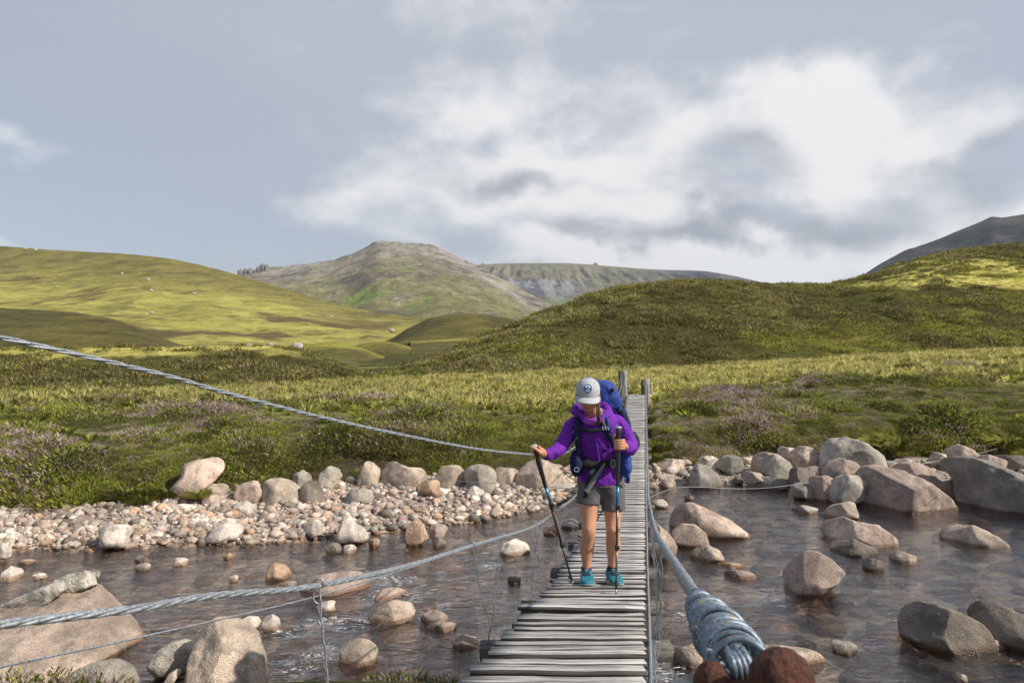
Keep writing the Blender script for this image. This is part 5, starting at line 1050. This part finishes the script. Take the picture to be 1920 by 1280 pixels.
# legs (her right leg is on the left of the picture)
LEGR = [(1108, 880, 4.99, .085, .09), (1106, 915, 4.97, .080, .085), (1104.5, 945, 4.95, .072, .078), (1104, 972, 4.92, .058, .064), (1104, 993, 4.895, .051, .056), (1102.5, 1008, 4.92, .050, .054), (1100.5, 1022, 4.945, .054, .057), (1100, 1040, 4.955, .044, .047), (1100, 1058, 4.955, .032, .036), (1100, 1072, 4.955, .031, .037), (1100, 1088, 4.95, .034, .045)]
LEGL = [(1142, 880, 4.99, .085, .09), (1146, 915, 4.97, .080, .085), (1148.5, 945, 4.95, .070, .076), (1149, 972, 4.93, .057, .063), (1149, 993, 4.905, .050, .055), (1149.5, 1008, 4.93, .050, .054), (1150, 1022, 4.955, .053, .056), (1149, 1040, 4.965, .043, .046), (1148, 1058, 4.965, .031, .035), (1147.5, 1070, 4.965, .030, .036), (1147.5, 1085, 4.96, .033, .044)]
for K in (LEGR, LEGL):
    body.add(*limb(K, 60, 18)); kx_, ky_, kd_ = K[4][:3]; body.add(*ball(Q(kx_ - .5, ky_ - 1, kd_ - .030), (.031, .028, .036), 14, 10))       # knee cap
    body.add(*ball(Q(kx_ - 5, ky_ + 28, kd_ + .075), (.030, .034, .075), 14, 10)); body.add(*ball(Q(kx_ + 3, ky_ + 26, kd_ + .075), (.030, .034, .07), 14, 10))    # calf
for px, py, d in ((1099, 1096, 4.88), (1149, 1092, 4.89)): body.add(*limb([(px, py - 8, d + .1, .034, .04), (px - .5, py - 2, d + .03, .036, .034), (px - 1, py + 3, d - .05, .040, .022)], 14, 12))
# trunk, neck
body.add(*limb([(1125, 905, 4.99, .155, .10), (1126, 880, 4.99, .16, .10), (1127, 850, 4.97, .135, .09), (1122, 820, 4.93, .145, .09), (1119, 798, 4.90, .15, .085), (1115, 782, 4.87, .11, .07), (1111, 770, 4.84, .055, .055), (1106, 755, 4.80, .052, .055)], 50, 24))
# arms
ARMR = [(1090, 797, 4.90, .050, .050), (1078, 797, 4.90, .057, .057), (1069, 809, 4.88, .050, .050), (1059, 826, 4.85, .045, .045), (1050, 840, 4.82, .043, .043), (1034, 849, 4.76, .037, .037), (1020, 852, 4.70, .027, .030)]
ARML = [(1142, 794, 4.90, .050, .050), (1154, 793, 4.90, .057, .057), (1167, 806, 4.90, .050, .050), (1177, 824, 4.88, .046, .046), (1182, 838, 4.84, .045, .045), (1178, 840, 4.74, .037, .037), (1171, 837, 4.65, .027, .030)]
body.add(*limb(ARMR, 36, 14)); body.add(*limb(ARML, 36, 14))
# head: shaped from a sphere in its own frame, then bowed forward and turned a little
HC = Q(1102, 741, 4.77)
def rotm(rx, ry, rz): return np.array((Matrix.Rotation(rz, 3, 'Z') @ Matrix.Rotation(ry, 3, 'Y') @ Matrix.Rotation(rx, 3, 'X')))
HR = rotm(R_(16), R_(2), R_(-9))                          # local: x right in the picture, -y towards the camera, z up
HS = 1.0
def hl(p): return HC + (np.atleast_2d(p) * HS) @ HR.T
U, UF = ICO[5]
Lh = U * (.074, .094, .112)
zz = U[:, 2]; fr = np.clip(-U[:, 1], 0, 1)
Lh[:, 0] *= 1 - .30 * sstep(-.1, -1.0, zz); Lh[:, 1] = np.where(U[:, 1] > 0, Lh[:, 1] * (1 - .35 * sstep(-.15, -.9, zz)), Lh[:, 1]); Lh[:, 1] -= .012 * sstep(-.5, -.95, zz) * fr
def bumpf(c, s, amt, dirv):
    q = (Lh - np.array(c)) / np.array(s); Lh[:] += np.outer(amt * np.exp(-.5 * (q ** 2).sum(1)), dirv)
for sx in (-1, 1):
    bumpf((sx * .030, -.088, .002), (.014, .03, .010), .010, (0, 1, 0)); bumpf((sx * .043, -.075, -.022), (.018, .03, .016), .006, (sx * .4, -1, 0)); bumpf((sx * .032, -.09, .020), (.020, .03, .006), .004, (0, -1, 0)); bumpf((sx * .011, -.098, -.034), (.006, .02, .006), .006, (sx * .4, -1, 0))
bumpf((0, -.096, -.016), (.0085, .03, .018), .013, (0, -1, -.1)); bumpf((0, -.098, -.034), (.010, .03, .008), .014, (0, -1, 0))
bumpf((0, -.088, -.056), (.022, .03, .0045), .005, (0, -1, 0)); bumpf((0, -.086, -.067), (.019, .03, .005), .006, (0, -1, 0)); bumpf((0, -.09, -.0615), (.022, .03, .0022), .005, (0, 1, 0)); bumpf((0, -.075, -.098), (.020, .03, .012), .008, (0, -1, -.2))
body.add(hl(Lh), [tuple(f) for f in UF])
for sx in (-1, 1): body.add(*ball(hl((sx * .076, .008, -.008))[0], (.009, .020, .030), 10, 8, HR.T))
lipc = hl((0, -.10, -.062))[0]; browc = [hl((sx * .031, -.096, .022))[0] for sx in (-1, 1)]
def skincol(V):
    c = np.zeros((len(V), 3)); L = (V - lipc) @ HR; c[:, 0] = np.exp(-((L[:, 0] / .021) ** 4 + (L[:, 2] / .0085) ** 4 + (L[:, 1] / .03) ** 4))
    for b in browc:
        L = (V - b) @ HR; c[:, 1] = np.maximum(c[:, 1], np.exp(-((L[:, 0] / .018) ** 4 + (L[:, 2] / .004) ** 4 + (L[:, 1] / .03) ** 4)))
    return c
person = remesh_build(body, .0048, 'person', 'skin', sm=1, col=skincol)
tag(person, 'hiker in a purple jacket and grey cap walking on the bridge with two poles', 'person')
# eyes looking down
for sx in (-1, 1):
    e = Geo().add(*ball(hl((sx * .030, -.080, .001))[0], .0115, 12, 8)); e.build('eye', 'badge_pale', person)
    Geo().add(*ball(hl((sx * .030, -.0815, .004))[0], (.0125, .0118, .0095), 12, 8, HR.T)).build('eyelid', 'skin', person)
# cap
capg = Geo(); V = []
nu_, nv_ = 40, 14
cc = np.array((0, .008, .034)); cr = np.array((.084, .104, .090))
for i in range(nv_ + 1):
    p = (math.pi / 2) * (i / nv_)
    for j in range(nu_):
        a = 2 * math.pi * j / nu_; rr = math.cos(math.pi / 2 - p) if i else 0.0
        x, y = math.sin(p) * math.cos(a), math.sin(p) * math.sin(a); z = math.cos(p) ** .85 if i < nv_ else 0.
        f = 1 + .10 * max(0, -y) * (1 - abs(x)) * z            # upright front panel
        V.append(cc + cr * (x * f, y * (1 + .05 * z * (y < 0)), z * f))
V = np.array(V)
Fc = [(i * nu_ + j, (i + 1) * nu_ + j, (i + 1) * nu_ + (j + 1) % nu_, i * nu_ + (j + 1) % nu_) for i in range(nv_) for j in range(nu_)]
Vb = V[-nu_:] - (0, 0, .018); base_n = len(V); V = np.concatenate([V, Vb]); Fc += [(base_n - nu_ + j, base_n + j, base_n + (j + 1) % nu_, base_n - nu_ + (j + 1) % nu_) for j in range(nu_)]
front = [f for f in Fc if V[list(f)][:, 1].mean() < .022]; rear = [f for f in Fc if V[list(f)][:, 1].mean() >= .022]
cap = Geo().add(hl(V), front).build('cap', 'cap_cloth', person); cap['label'] = 'pale grey baseball cap with a round blue badge'
Geo().add(hl(V), rear).build('cap_mesh', 'cap_mesh', person, cap)
Geo().add(*ball(hl(cc + (0, 0, cr[2] + .002))[0], .007, 10, 6)).build('cap_button', 'cap_cloth', person, cap)
bv, nb_ = [], 22
for s in (0, 1):
    for j in range(nb_ + 1):
        a = math.pi * (1 + .02) + (math.pi * .96) * j / nb_; dx, dy = math.cos(a), math.sin(a)
        for k in range(5):
            t = k / 4; ext = .075 * (abs(dy) ** .6); x = cc[0] + (cr[0] + .003) * dx * (1 + .04 * t); y = cc[1] + (cr[1] + .004) * dy - ext * t
            z = cc[2] - .014 - .012 * t - .028 * abs(dx) ** 2 * (.35 + .65 * t) - .004 * s
            bv.append((x, y, z))
m5 = (nb_ + 1) * 5
bf = [(j * 5 + k, j * 5 + k + 1, (j + 1) * 5 + k + 1, (j + 1) * 5 + k) for j in range(nb_) for k in range(4)]; bf = bf + [tuple(m5 + i for i in f[::-1]) for f in bf] + [(j * 5 + 4, m5 + j * 5 + 4, m5 + (j + 1) * 5 + 4, (j + 1) * 5 + 4) for j in range(nb_)]
Geo().add(hl(bv), bf).build('brim', 'cap_cloth', person, cap)
def on_cap(x, z):                                         # a point on the front panel
    zz_ = (z - cc[2]) / cr[2]; q = max(0., 1 - (max(zz_, 0)) ** (2 / .85)); xx = x / cr[0]; y = -math.sqrt(max(0, q - xx * xx)); f = 1 + .10 * max(0, -y) * (1 - abs(xx)) * zz_
    return np.array((x * f, cc[1] + cr[1] * y * (1 + .05 * zz_), cc[2] + (z - cc[2]) * f))
def badge(outline, name, mat, lift):
    P = [on_cap(x, z) + (0, -lift, lift * .4) for x, z in outline]; c = np.mean(P, axis=0) + (0, -.0015, 0); n = len(P)
    Geo().add(hl(P + [c]), [(i, (i + 1) % n, n) for i in range(n)]).build(name, mat, person, cap)
bz = .078
badge([(.027 * math.cos(a) + .003, bz + .026 * math.sin(a)) for a in np.linspace(0, 6.283, 28)[:-1]], 'badge', 'badge_blue', .004)
badge([(.0215 * math.cos(a) + .003, bz + .0205 * math.sin(a)) for a in np.linspace(.5, 2.64, 14)] + [(-.011, bz + .004), (-.004, bz + .010), (.003, bz + .017), (.010, bz + .009), (.016, bz + .003)], 'badge_sky', 'badge_pale', .0065)
badge([(-.017, bz - .012), (-.008, bz - .008), (.003, bz - .011), (.014, bz - .007), (.021, bz - .011), (.012, bz - .0165), (-.006, bz - .0165)], 'badge_lake', 'badge_pale', .0065)
for sx in (-1, 1): Geo().add(*ball(hl(on_cap(sx * .045, .105))[0], .004, 8, 6)).build('eyelet', 'cap_mesh', person, cap)
# hair at the temples and the plait over her left shoulder
hg = Geo()
for sx in (-1, 1): hg.add(*tube(cat_path([hl((sx * .070, -.020, .012))[0], hl((sx * .076, -.004, -.018))[0], hl((sx * .072, .022, -.05))[0], hl((sx * .055, .05, -.075))[0]], 14), np.linspace(.017, .012, 14), 8))
hg.add(*ball(hl((0, .055, -.035))[0], (.062, .045, .062), 18, 12, HR.T))
remesh_build(hg, .005, 'hair', 'hair', person, sm=2, wr=.0015, ws=60)
pl = [hl((.070, -.002, -.035))[0], Q(1121.5, 767, 4.72), Q(1121.5, 778, 4.71), Q(1122, 788, 4.72), Q(1120, 797, 4.74)]
P = cat_path(pl, 40); ph = np.linspace(0, 26, 40); g = Geo()
for k in range(3): g.add(*tube(P + np.stack([.008 * np.sin(ph + k * 2.094), .005 * np.cos(2 * (ph + k * 2.094)) - .002, 0 * ph], 1), np.interp(np.linspace(0, 1, 40), [0, .85, 1], [.0085, .0075, .003]), 7))
g.build('plait', 'hair', person)
# jacket
jg = Geo().add(*limb([(1124, 906, 4.975, .162, .112), (1125.5, 896, 4.975, .166, .114), (1126, 880, 4.975, .156, .106), (1127, 862, 4.96, .142, .098), (1124, 838, 4.93, .147, .102), (1120, 812, 4.90, .155, .104), (1118, 796, 4.885, .166, .105), (1115, 784, 4.87, .13, .09), (1112, 775, 4.85, .07, .07)], 50, 30))
S = lambda K, a: [(k[0], k[1], k[2], k[3] + a[i], k[4] + a[i]) for i, k in enumerate(K)]
jg.add(*limb(S(ARMR, [.006, .006, .007, .008, .008, .008, .009]), 34, 16)); jg.add(*limb(S(ARML, [.006, .006, .007, .009, .011, .009, .009]), 34, 16))
jacket = remesh_build(jg, .0075, 'jacket', 'jacket', person, sm=4, wr=.0066, ws=18., seed=3)
# hood lying round the neck
hp = [Q(1088, 776, 4.80), Q(1079, 772, 4.86), Q(1083, 764, 4.95), Q(1108, 759, 5.0), Q(1134, 764, 4.96), Q(1141, 774, 4.87), Q(1130, 783, 4.79)]
g = Geo().add(*tube(cat_path([Q(1099, 792, 4.765)] + hp + [Q(1118, 792, 4.765)], 44), np.interp(np.linspace(0, 1, 44), [0, .2, .5, .8, 1], [.018, .030, .038, .030, .018]), 14)); remesh_build(g, .007, 'hood', 'jacket', person, jacket, sm=3, wr=.005, ws=20., seed=7)
g = Geo().add(*tube(cat_path([Q(1092, 780, 4.80), Q(1098, 788, 4.765), Q(1107, 791, 4.755), Q(1116, 788, 4.757), Q(1121, 780, 4.78)], 24), np.interp(np.linspace(0, 1, 24), [0, .5, 1], [.019, .022, .021]), 12)); remesh_build(g, .006, 'neck_scarf', 'buff', person, sm=2, wr=.003, ws=40., seed=9)
def front_strip(K, w, th, name, mat, root, parent=None, n=40, lift=.004):
    """a flat band following the front of the body through the given points (px, py, depth)"""
    P = cat_path([Q(*k) for k in K], n); T = np.gradient(P, axis=0); T /= np.linalg.norm(T, axis=1)[:, None]; view = P - np.array((0, 0, CAMZ)); view /= np.linalg.norm(view, axis=1)[:, None]; sd = np.cross(T, view); sd /= np.linalg.norm(sd, axis=1)[:, None]
    w = np.full(n, w) if np.ndim(w) == 0 else np.interp(np.linspace(0, 1, n), np.linspace(0, 1, len(w)), w)
    V = np.concatenate([np.stack([p - s * ww / 2, p + s * ww / 2, p + s * ww / 2 + v * th, p - s * ww / 2 + v * th]) for p, s, v, ww in zip(P, sd, view, w)])
    Fc = [(i * 4 + j, i * 4 + (j + 1) % 4, (i + 1) * 4 + (j + 1) % 4, (i + 1) * 4 + j) for i in range(n - 1) for j in range(4)] + [(0, 1, 2, 3), tuple((n - 1) * 4 + j for j in (3, 2, 1, 0))]
    return Geo().add(V, Fc).build(name, mat, root, parent)
front_strip([(1114, 794, 4.770), (1116, 806, 4.778), (1117.5, 822, 4.798), (1120, 840, 4.812), (1123, 858, 4.842), (1124, 872, 4.85), (1124, 902, 4.845)], .012, .02, 'zip', 'jacket_zip', person, jacket)
g = Geo().add(*tube(cat_path([Q(1124, 815, 4.795), Q(1136, 820, 4.80), Q(1143, 832, 4.815), Q(1141, 842, 4.825), Q(1126, 838, 4.815)], 24), .0045, 6)); g.build('pocket_seam', 'jacket', person, jacket)
# shorts
sg = Geo().add(*limb([(1126, 880, 4.99, .163, .11), (1126.5, 898, 4.985, .172, .116), (1127, 914, 4.975, .172, .112)], 14, 26))
sg.add(*limb([(1110, 900, 4.985, .092, .105), (1107, 918, 4.972, .092, .100), (1104.5, 932, 4.962, .088, .096), (1104, 944, 4.955, .087, .095)], 16, 20)); sg.add(*limb([(1143, 900, 4.985, .092, .105), (1147, 920, 4.972, .090, .100), (1149.5, 940, 4.962, .086, .096), (1150.5, 955, 4.955, .084, .094)], 16, 20))
shorts = remesh_build(sg, .0075, 'shorts', 'shorts', person, sm=3, wr=.0045, ws=14., seed=13)
# socks and shoes
for px, py, d, tx in ((1099.5, 1064, 4.955, -.10), (1148, 1062, 4.965, .12)):
    g = Geo().add(*limb([(px, py - 2, d, .036, .041), (px, py + 4, d, .037, .043), (px, py + 14, d - .005, .038, .046)], 10, 16)); g.build('sock', 'sock', person)
    zs = float(deckz(d)); bx_ = W(px, py, d)[0]
    def sh(y, w, z0, z1, cx=0.): return (y, w, z0, z1, cx)
    def loft(secs, nseg=18, pw=.75):
        V, Fc = [], []
        for (y, w, z0, z1) in secs:
            cx = 0.
            for j in range(nseg):
                a = 2 * math.pi * j / nseg; ca, sa = math.cos(a), math.sin(a); x = cx + w * math.copysign(abs(ca) ** pw, ca); z = (z0 + z1) / 2 + (z1 - z0) / 2 * math.copysign(abs(sa) ** pw, sa)
                V.append((bx_ + x + tx * y * -1 * .6, d + y, zs + z + (float(deckz(d + y)) - zs)))
        n = nseg; Fc = [(i * n + j, i * n + (j + 1) % n, (i + 1) * n + (j + 1) % n, (i + 1) * n + j) for i in range(len(secs) - 1) for j in range(n)] + [tuple(range(n - 1, -1, -1)), tuple((len(secs) - 1) * n + j for j in range(n))]
        return np.array(V), Fc
    up = Geo().add(*loft([(.075, .020, .02, .075), (.068, .032, .018, .098), (.045, .039, .016, .104), (.01, .041, .016, .100), (-.03, .042, .016, .092), (-.06, .045, .016, .080), (-.095, .049, .016, .067), (-.13, .050, .016, .056), (-.16, .045, .016, .045), (-.182, .032, .018, .036), (-.192, .016, .02, .030)]))
    shoe = remesh_build(up, .005, 'shoe', 'shoe_teal', person, sm=2, wr=.0012, ws=45., seed=21); shoe['label'] = 'teal trail shoe'
    Geo().add(*loft([(.086, .022, .0, .022), (.076, .038, .0, .024), (.03, .043, .0, .024), (-.06, .047, .0, .022), (-.12, .054, .0, .022), (-.165, .048, .002, .022), (-.19, .034, .006, .024), (-.202, .016, .012, .026)])).build('sole', 'shoe_sole', person, shoe)
    Geo().add(*loft([(-.03, .020, .088, .103), (-.06, .024, .074, .090), (-.095, .026, .060, .074), (-.105, .020, .055, .070)])).build('tongue', 'shoe_dark', person, shoe)
    Geo().add(*loft([(.012, .038, .075, .112), (-.02, .036, .078, .108), (-.034, .030, .08, .102)])).build('collar', 'shoe_dark', person, shoe)
    for k in range(4):
        yy = -.030 - .021 * k; zz_ = .100 - .0125 * k
        for s in (-1, 1):
            a = np.array((bx_ - s * .026 - tx * yy * .6, d + yy, float(deckz(d + yy)) + zz_ - .006)); b = np.array((bx_ + s * .026 - tx * yy * .6, d + yy - .015, float(deckz(d + yy)) + zz_ - .012)); Geo().add(*tube(cat_path([a, (a + b) / 2 + (0, -.002, .012), b], 8), .0028, 6)).build('lace', 'lace', person, shoe)
    Geo().add(*ball(np.array((bx_ + .11 * tx, d - .172, zs + .026 + float(deckz(d - .172)) - zs)), (.036, .022, .018), 14, 8)).build('toe_cap', 'shoe_dark' if False else 'shoe_teal', person, shoe)

# ------------------------------------------------------------------ rucksack
pb = np.array((W(1135, 900, 5.2)[0], 5.25, float(W(1135, 900, 5.2)[2])))
pack = thing('rucksack', pb, 'large blue trekking rucksack worn by the hiker', 'rucksack'); 
def rbox_loft(K, nseg=28, pw=.55):
    """rounded-box sections: px, py, depth, half-width, half-depth"""
    V, Fc = [], []
    A = np.array([list(Q(k[0], k[1], k[2])) + [k[3], k[4]] for k in K]); A = cat_path(A, len(K) * 4)
    for x, y, z, w, dp in A:
        for j in range(nseg):
            a = 2 * math.pi * j / nseg; ca, sa = math.cos(a), math.sin(a); V.append((x + w * math.copysign(abs(ca) ** pw, ca), y + dp * math.copysign(abs(sa) ** pw, sa), z))
    n = nseg; m_ = len(A); Fc = [(i * n + j, i * n + (j + 1) % n, (i + 1) * n + (j + 1) % n, (i + 1) * n + j) for i in range(m_ - 1) for j in range(n)] + [tuple(range(n - 1, -1, -1)), tuple((m_ - 1) * n + j for j in range(n))]
    return np.array(V), Fc
g = Geo().add(*rbox_loft([(1138, 903, 5.22, .13, .09), (1139, 890, 5.22, .16, .115), (1140, 850, 5.23, .172, .13), (1138, 810, 5.22, .165, .13), (1130, 775, 5.19, .152, .12), (1126, 752, 5.17, .14, .11)])); pbod = remesh_build(g, .009, 'pack_body', 'pack_blue', pack, sm=3, wr=.006, ws=11., seed=31)
g = Geo().add(*rbox_loft([(1129, 764, 5.15, .142, .13), (1126, 750, 5.14, .152, .14), (1121, 731, 5.13, .140, .135), (1118, 718, 5.13, .122, .115), (1117, 713, 5.13, .09, .08)])); lid = remesh_build(g, .009, 'lid', 'pack_blue', pack, sm=3, wr=.005, ws=13., seed=33); lid['label'] = 'bright blue top lid'
g = Geo().add(*limb([(1147.5, 733, 5.0, .016, .008), (1149, 729, 4.995, .010, .006), (1151, 728, 5.0, .004, .004)], 8, 8)); g.build('lid_loop', 'pack_black', pack, lid)
front_strip([(1126, 718, 5.005), (1134, 722, 4.995), (1142, 731, 4.99), (1146, 742, 5.0)], .004, .004, 'seam', 'pack_navy', pack, lid)
# compression straps, mesh side pocket, bottle and mat on her left side
for K, mt in (([(1139, 762, 5.02), (1152, 770, 5.03), (1160, 786, 5.08)], 'pack_navy'), ([(1151, 748, 5.02), (1158, 762, 5.05), (1164, 782, 5.1)], 'webbing'), ([(1160, 768, 5.06), (1168, 792, 5.10), (1174, 815, 5.12)], 'pack_navy'), ([(1152, 776, 5.06), (1163, 800, 5.1), (1170, 822, 5.1)], 'pack_black')): front_strip(K, .012, .006, 'compression_strap', mt, pack, pbod)
g = Geo().add(*rbox_loft([(1168, 826, 5.14, .035, .08), (1174, 815, 5.15, .042, .09), (1170, 790, 5.15, .038, .085), (1161, 766, 5.14, .03, .07)])); remesh_build(g, .008, 'side_pocket', 'pack_navy', pack, sm=3, wr=.006, ws=22, seed=35)
Geo().add(*limb([(1181, 802, 5.14, .010, .03), (1182, 812, 5.14, .018, .035), (1181, 822, 5.14, .016, .03)], 12, 12)).build('orange_pouch', 'orange_cloth', pack)
g = Geo().add(*limb([(1184, 812, 5.20, .028, .07), (1189, 822, 5.20, .036, .085), (1190, 834, 5.20, .034, .085), (1186, 846, 5.20, .022, .06)], 22, 18)); mt_ = g.build('roll_mat', 'pack_black', pack)
g = Geo().add(*tube(cat_path([Q(1184, 811, 5.13), Q(1193, 820, 5.13), Q(1196, 832, 5.13), Q(1190, 846, 5.13)], 20), .004, 6)); g.build('mat_edge', 'webbing', pack, mt_)
# shoulder straps over the chest
sl = front_strip([(1131, 768, 4.86), (1131, 780, 4.785), (1133, 795, 4.768), (1139, 808, 4.778), (1146, 825, 4.80), (1150, 845, 4.86)], [.050, .056, .056, .050, .038, .03], .014, 'shoulder_strap', 'pack_navy', pack); front_strip([(1127, 766, 4.85), (1127.5, 778, 4.776), (1131, 792, 4.757), (1137, 806, 4.768)], [.024, .024, .02, .012], .008, 'strap_edge', 'webbing', pack, sl); front_strip([(1137, 786, 4.765), (1141, 787, 4.768)], .012, .004, 'strap_label', 'shoe_teal', pack, sl)
front_strip([(1135, 768, 4.85), (1136, 780, 4.772), (1139, 792, 4.765), (1146, 808, 4.775)], .022, .006, 'strap_panel', 'pack_blue', pack, sl)
sr = front_strip([(1086, 782, 4.83), (1082, 795, 4.795), (1081, 808, 4.79), (1082, 825, 4.81), (1084, 845, 4.85)], [.046, .050, .048, .04, .03], .014, 'shoulder_strap', 'pack_navy', pack)
front_strip([(1084, 803, 4.785), (1096, 806, 4.772), (1112, 807, 4.765), (1128, 805, 4.762), (1140, 802, 4.77)], .024, .006, 'sternum_strap', 'pack_black', pack)
for px in (1129, 1134, 1139): front_strip([(px, 799, 4.762), (px + 2.5, 806, 4.758)], .006, .004, 'strap_buckle', 'badge_pale', pack)
front_strip([(1087, 813, 4.80), (1078, 826, 4.80), (1070, 838, 4.80), (1068, 842, 4.80)], .007, .003, 'load_strap', 'webbing', pack); Geo().add(*ball(Q(1068, 841, 4.80), (.012, .006, .014), 10, 6)).build('strap_buckle', 'webbing', pack)
# hip belt with its pockets, buckle and the long loose end
front_strip([(1080, 862, 4.90), (1094, 868, 4.852), (1110, 871, 4.838), (1126, 871, 4.838), (1142, 868, 4.845), (1158, 864, 4.868), (1170, 860, 4.92)], [.08, .075, .055, .05, .055, .07, .08], .02, 'hip_belt', 'pack_black', pack)
for K, nm in (([(1077, 850, 4.93, .030, .05), (1080, 862, 4.90, .046, .06), (1081, 876, 4.90, .046, .06), (1081, 886, 4.92, .030, .045)], 'hip_pocket'), ([(1172, 848, 4.93, .026, .05), (1173, 860, 4.905, .040, .06), (1173, 876, 4.905, .042, .06), (1172, 886, 4.93, .028, .045)], 'hip_pocket')):
    g = Geo().add(*limb(K, 20, 18)); remesh_build(g, .007, nm, 'pack_blue' if K[0][0] > 1100 else 'pack_navy', pack, sm=2, wr=.005, ws=22, seed=41)
Geo().add(*tube(cat_path([Q(1081 + 4.2 * math.cos(a), 880 + 4.2 * math.sin(a), 4.835) for a in np.linspace(0, 6.0, 12)], 20), .0022, 5)).build('pocket_badge', 'badge_pale', pack)
bk = Geo(); bc = [Q(1146, 862, 4.825), Q(1151.5, 862, 4.82), Q(1152, 874, 4.82), Q(1147, 875, 4.825), Q(1146, 862, 4.825)]
Geo().add(*tube(cat_path(bc, 24), .0055, 6)).build('buckle', 'buckle', pack)
front_strip([(1134, 868, 4.825), (1128, 878, 4.815), (1118, 892, 4.805), (1108, 908, 4.80), (1099, 921, 4.80)], [.014, .022, .03, .036, .04], .004, 'webbing_end', 'webbing', pack)
front_strip([(1117, 876, 4.815), (1109, 888, 4.808), (1103, 903, 4.81), (1098, 934, 4.83)], [.026, .030, .034, .034], .004, 'webbing_end', 'pack_black', pack); front_strip([(1114, 879, 4.808), (1107, 888, 4.80)], [.022, .03], .005, 'strap_buckle', 'webbing', pack)
front_strip([(1170, 876, 4.87), (1176, 888, 4.86), (1178, 898, 4.87), (1175, 905, 4.90)], .026, .006, 'webbing_end', 'pack_blue', pack)

# ------------------------------------------------------------------ trekking poles
def trek(p0, p1, label, blue0, blue1, mid, seed):
    t = thing('trekking_pole', p1, label, 'trekking pole', 'trekking poles'); ax = p1 - p0; at = lambda f: p0 + ax * f; L = np.linalg.norm(ax); dr = unit(ax)
    gp = np.linspace(0, 1, 24); Geo().add(*tube([p0 + dr * (.012 + gp_ * (blue0 * L - .012)) for gp_ in gp], [.0165 + .002 * math.sin(q * 20) * (q < .5) - .004 * sstep(.55, 1, q) for q in gp], 12)).build('grip', 'pole_black', t)
    Geo().add(*tube([p0, p0 + dr * .006, p0 + dr * .016], [.018, .023, .020], 14)).build('grip_cap', 'grip_cap', t)
    Geo().add(*tube([at(blue0), at(blue1)], .0100, 12)).build('upper_shaft', 'pole_blue', t); Geo().add(*tube([at(blue1), at(mid)], .0085, 10)).build('middle_shaft', 'pole_grey' if seed else 'pole_black', t); Geo().add(*tube([at(mid), at(.965)], .0070, 10)).build('lower_shaft', 'pole_grey' if seed else 'pole_black', t)
    for f in (blue1, mid):
        g = Geo().add(*tube([at(f) - dr * .02, at(f) - dr * .012, at(f) + dr * .012, at(f) + dr * .02], [.010, .0135, .0135, .010], 10)); g.add(*ball(at(f) + (.012, -.006, 0), (.008, .006, .014), 8, 6)); g.build('lock_clamp', 'pole_black', t)
    Geo().add(*tube([at(.925), at(.93), at(.94)], [.008, .021, .010], 12)).build('basket', 'pole_black', t); Geo().add(*tube([at(.965), at(.985), at(1.)], [.006, .005, .0028], 8)).build('tip', 'pole_steel', t)
trek(PR0, PR1, 'slanting trekking pole held out at the left with the cable', .29, .42, .70, 0); trek(PL0, PL1, 'upright trekking pole held in front on the right', .355, .48, .72, 1)
# ------------------------------------------------------------------ the air between here and the far hills
hz = bpy.data.materials.new('haze'); hz.use_nodes = True; t_ = hz.node_tree; t_.nodes.clear(); pv = t_.nodes.new('ShaderNodeVolumePrincipled'); ou = t_.nodes.new('ShaderNodeOutputMaterial')
pv.inputs['Color'].default_value = (.80, .87, .97, 1); pv.inputs['Density'].default_value = 7e-5; pv.inputs['Anisotropy'].default_value = .2; t_.links.new(pv.outputs[0], ou.inputs['Volume']); MATS['haze'] = hz
V, Fc = boxv((0, 2900, 300), (6500, 3400, 325)); tag(link('haze', mesh_np('haze', V, Fc, 'haze', smooth=False)), 'thin blue air over the far hills', 'haze', kind='stuff')
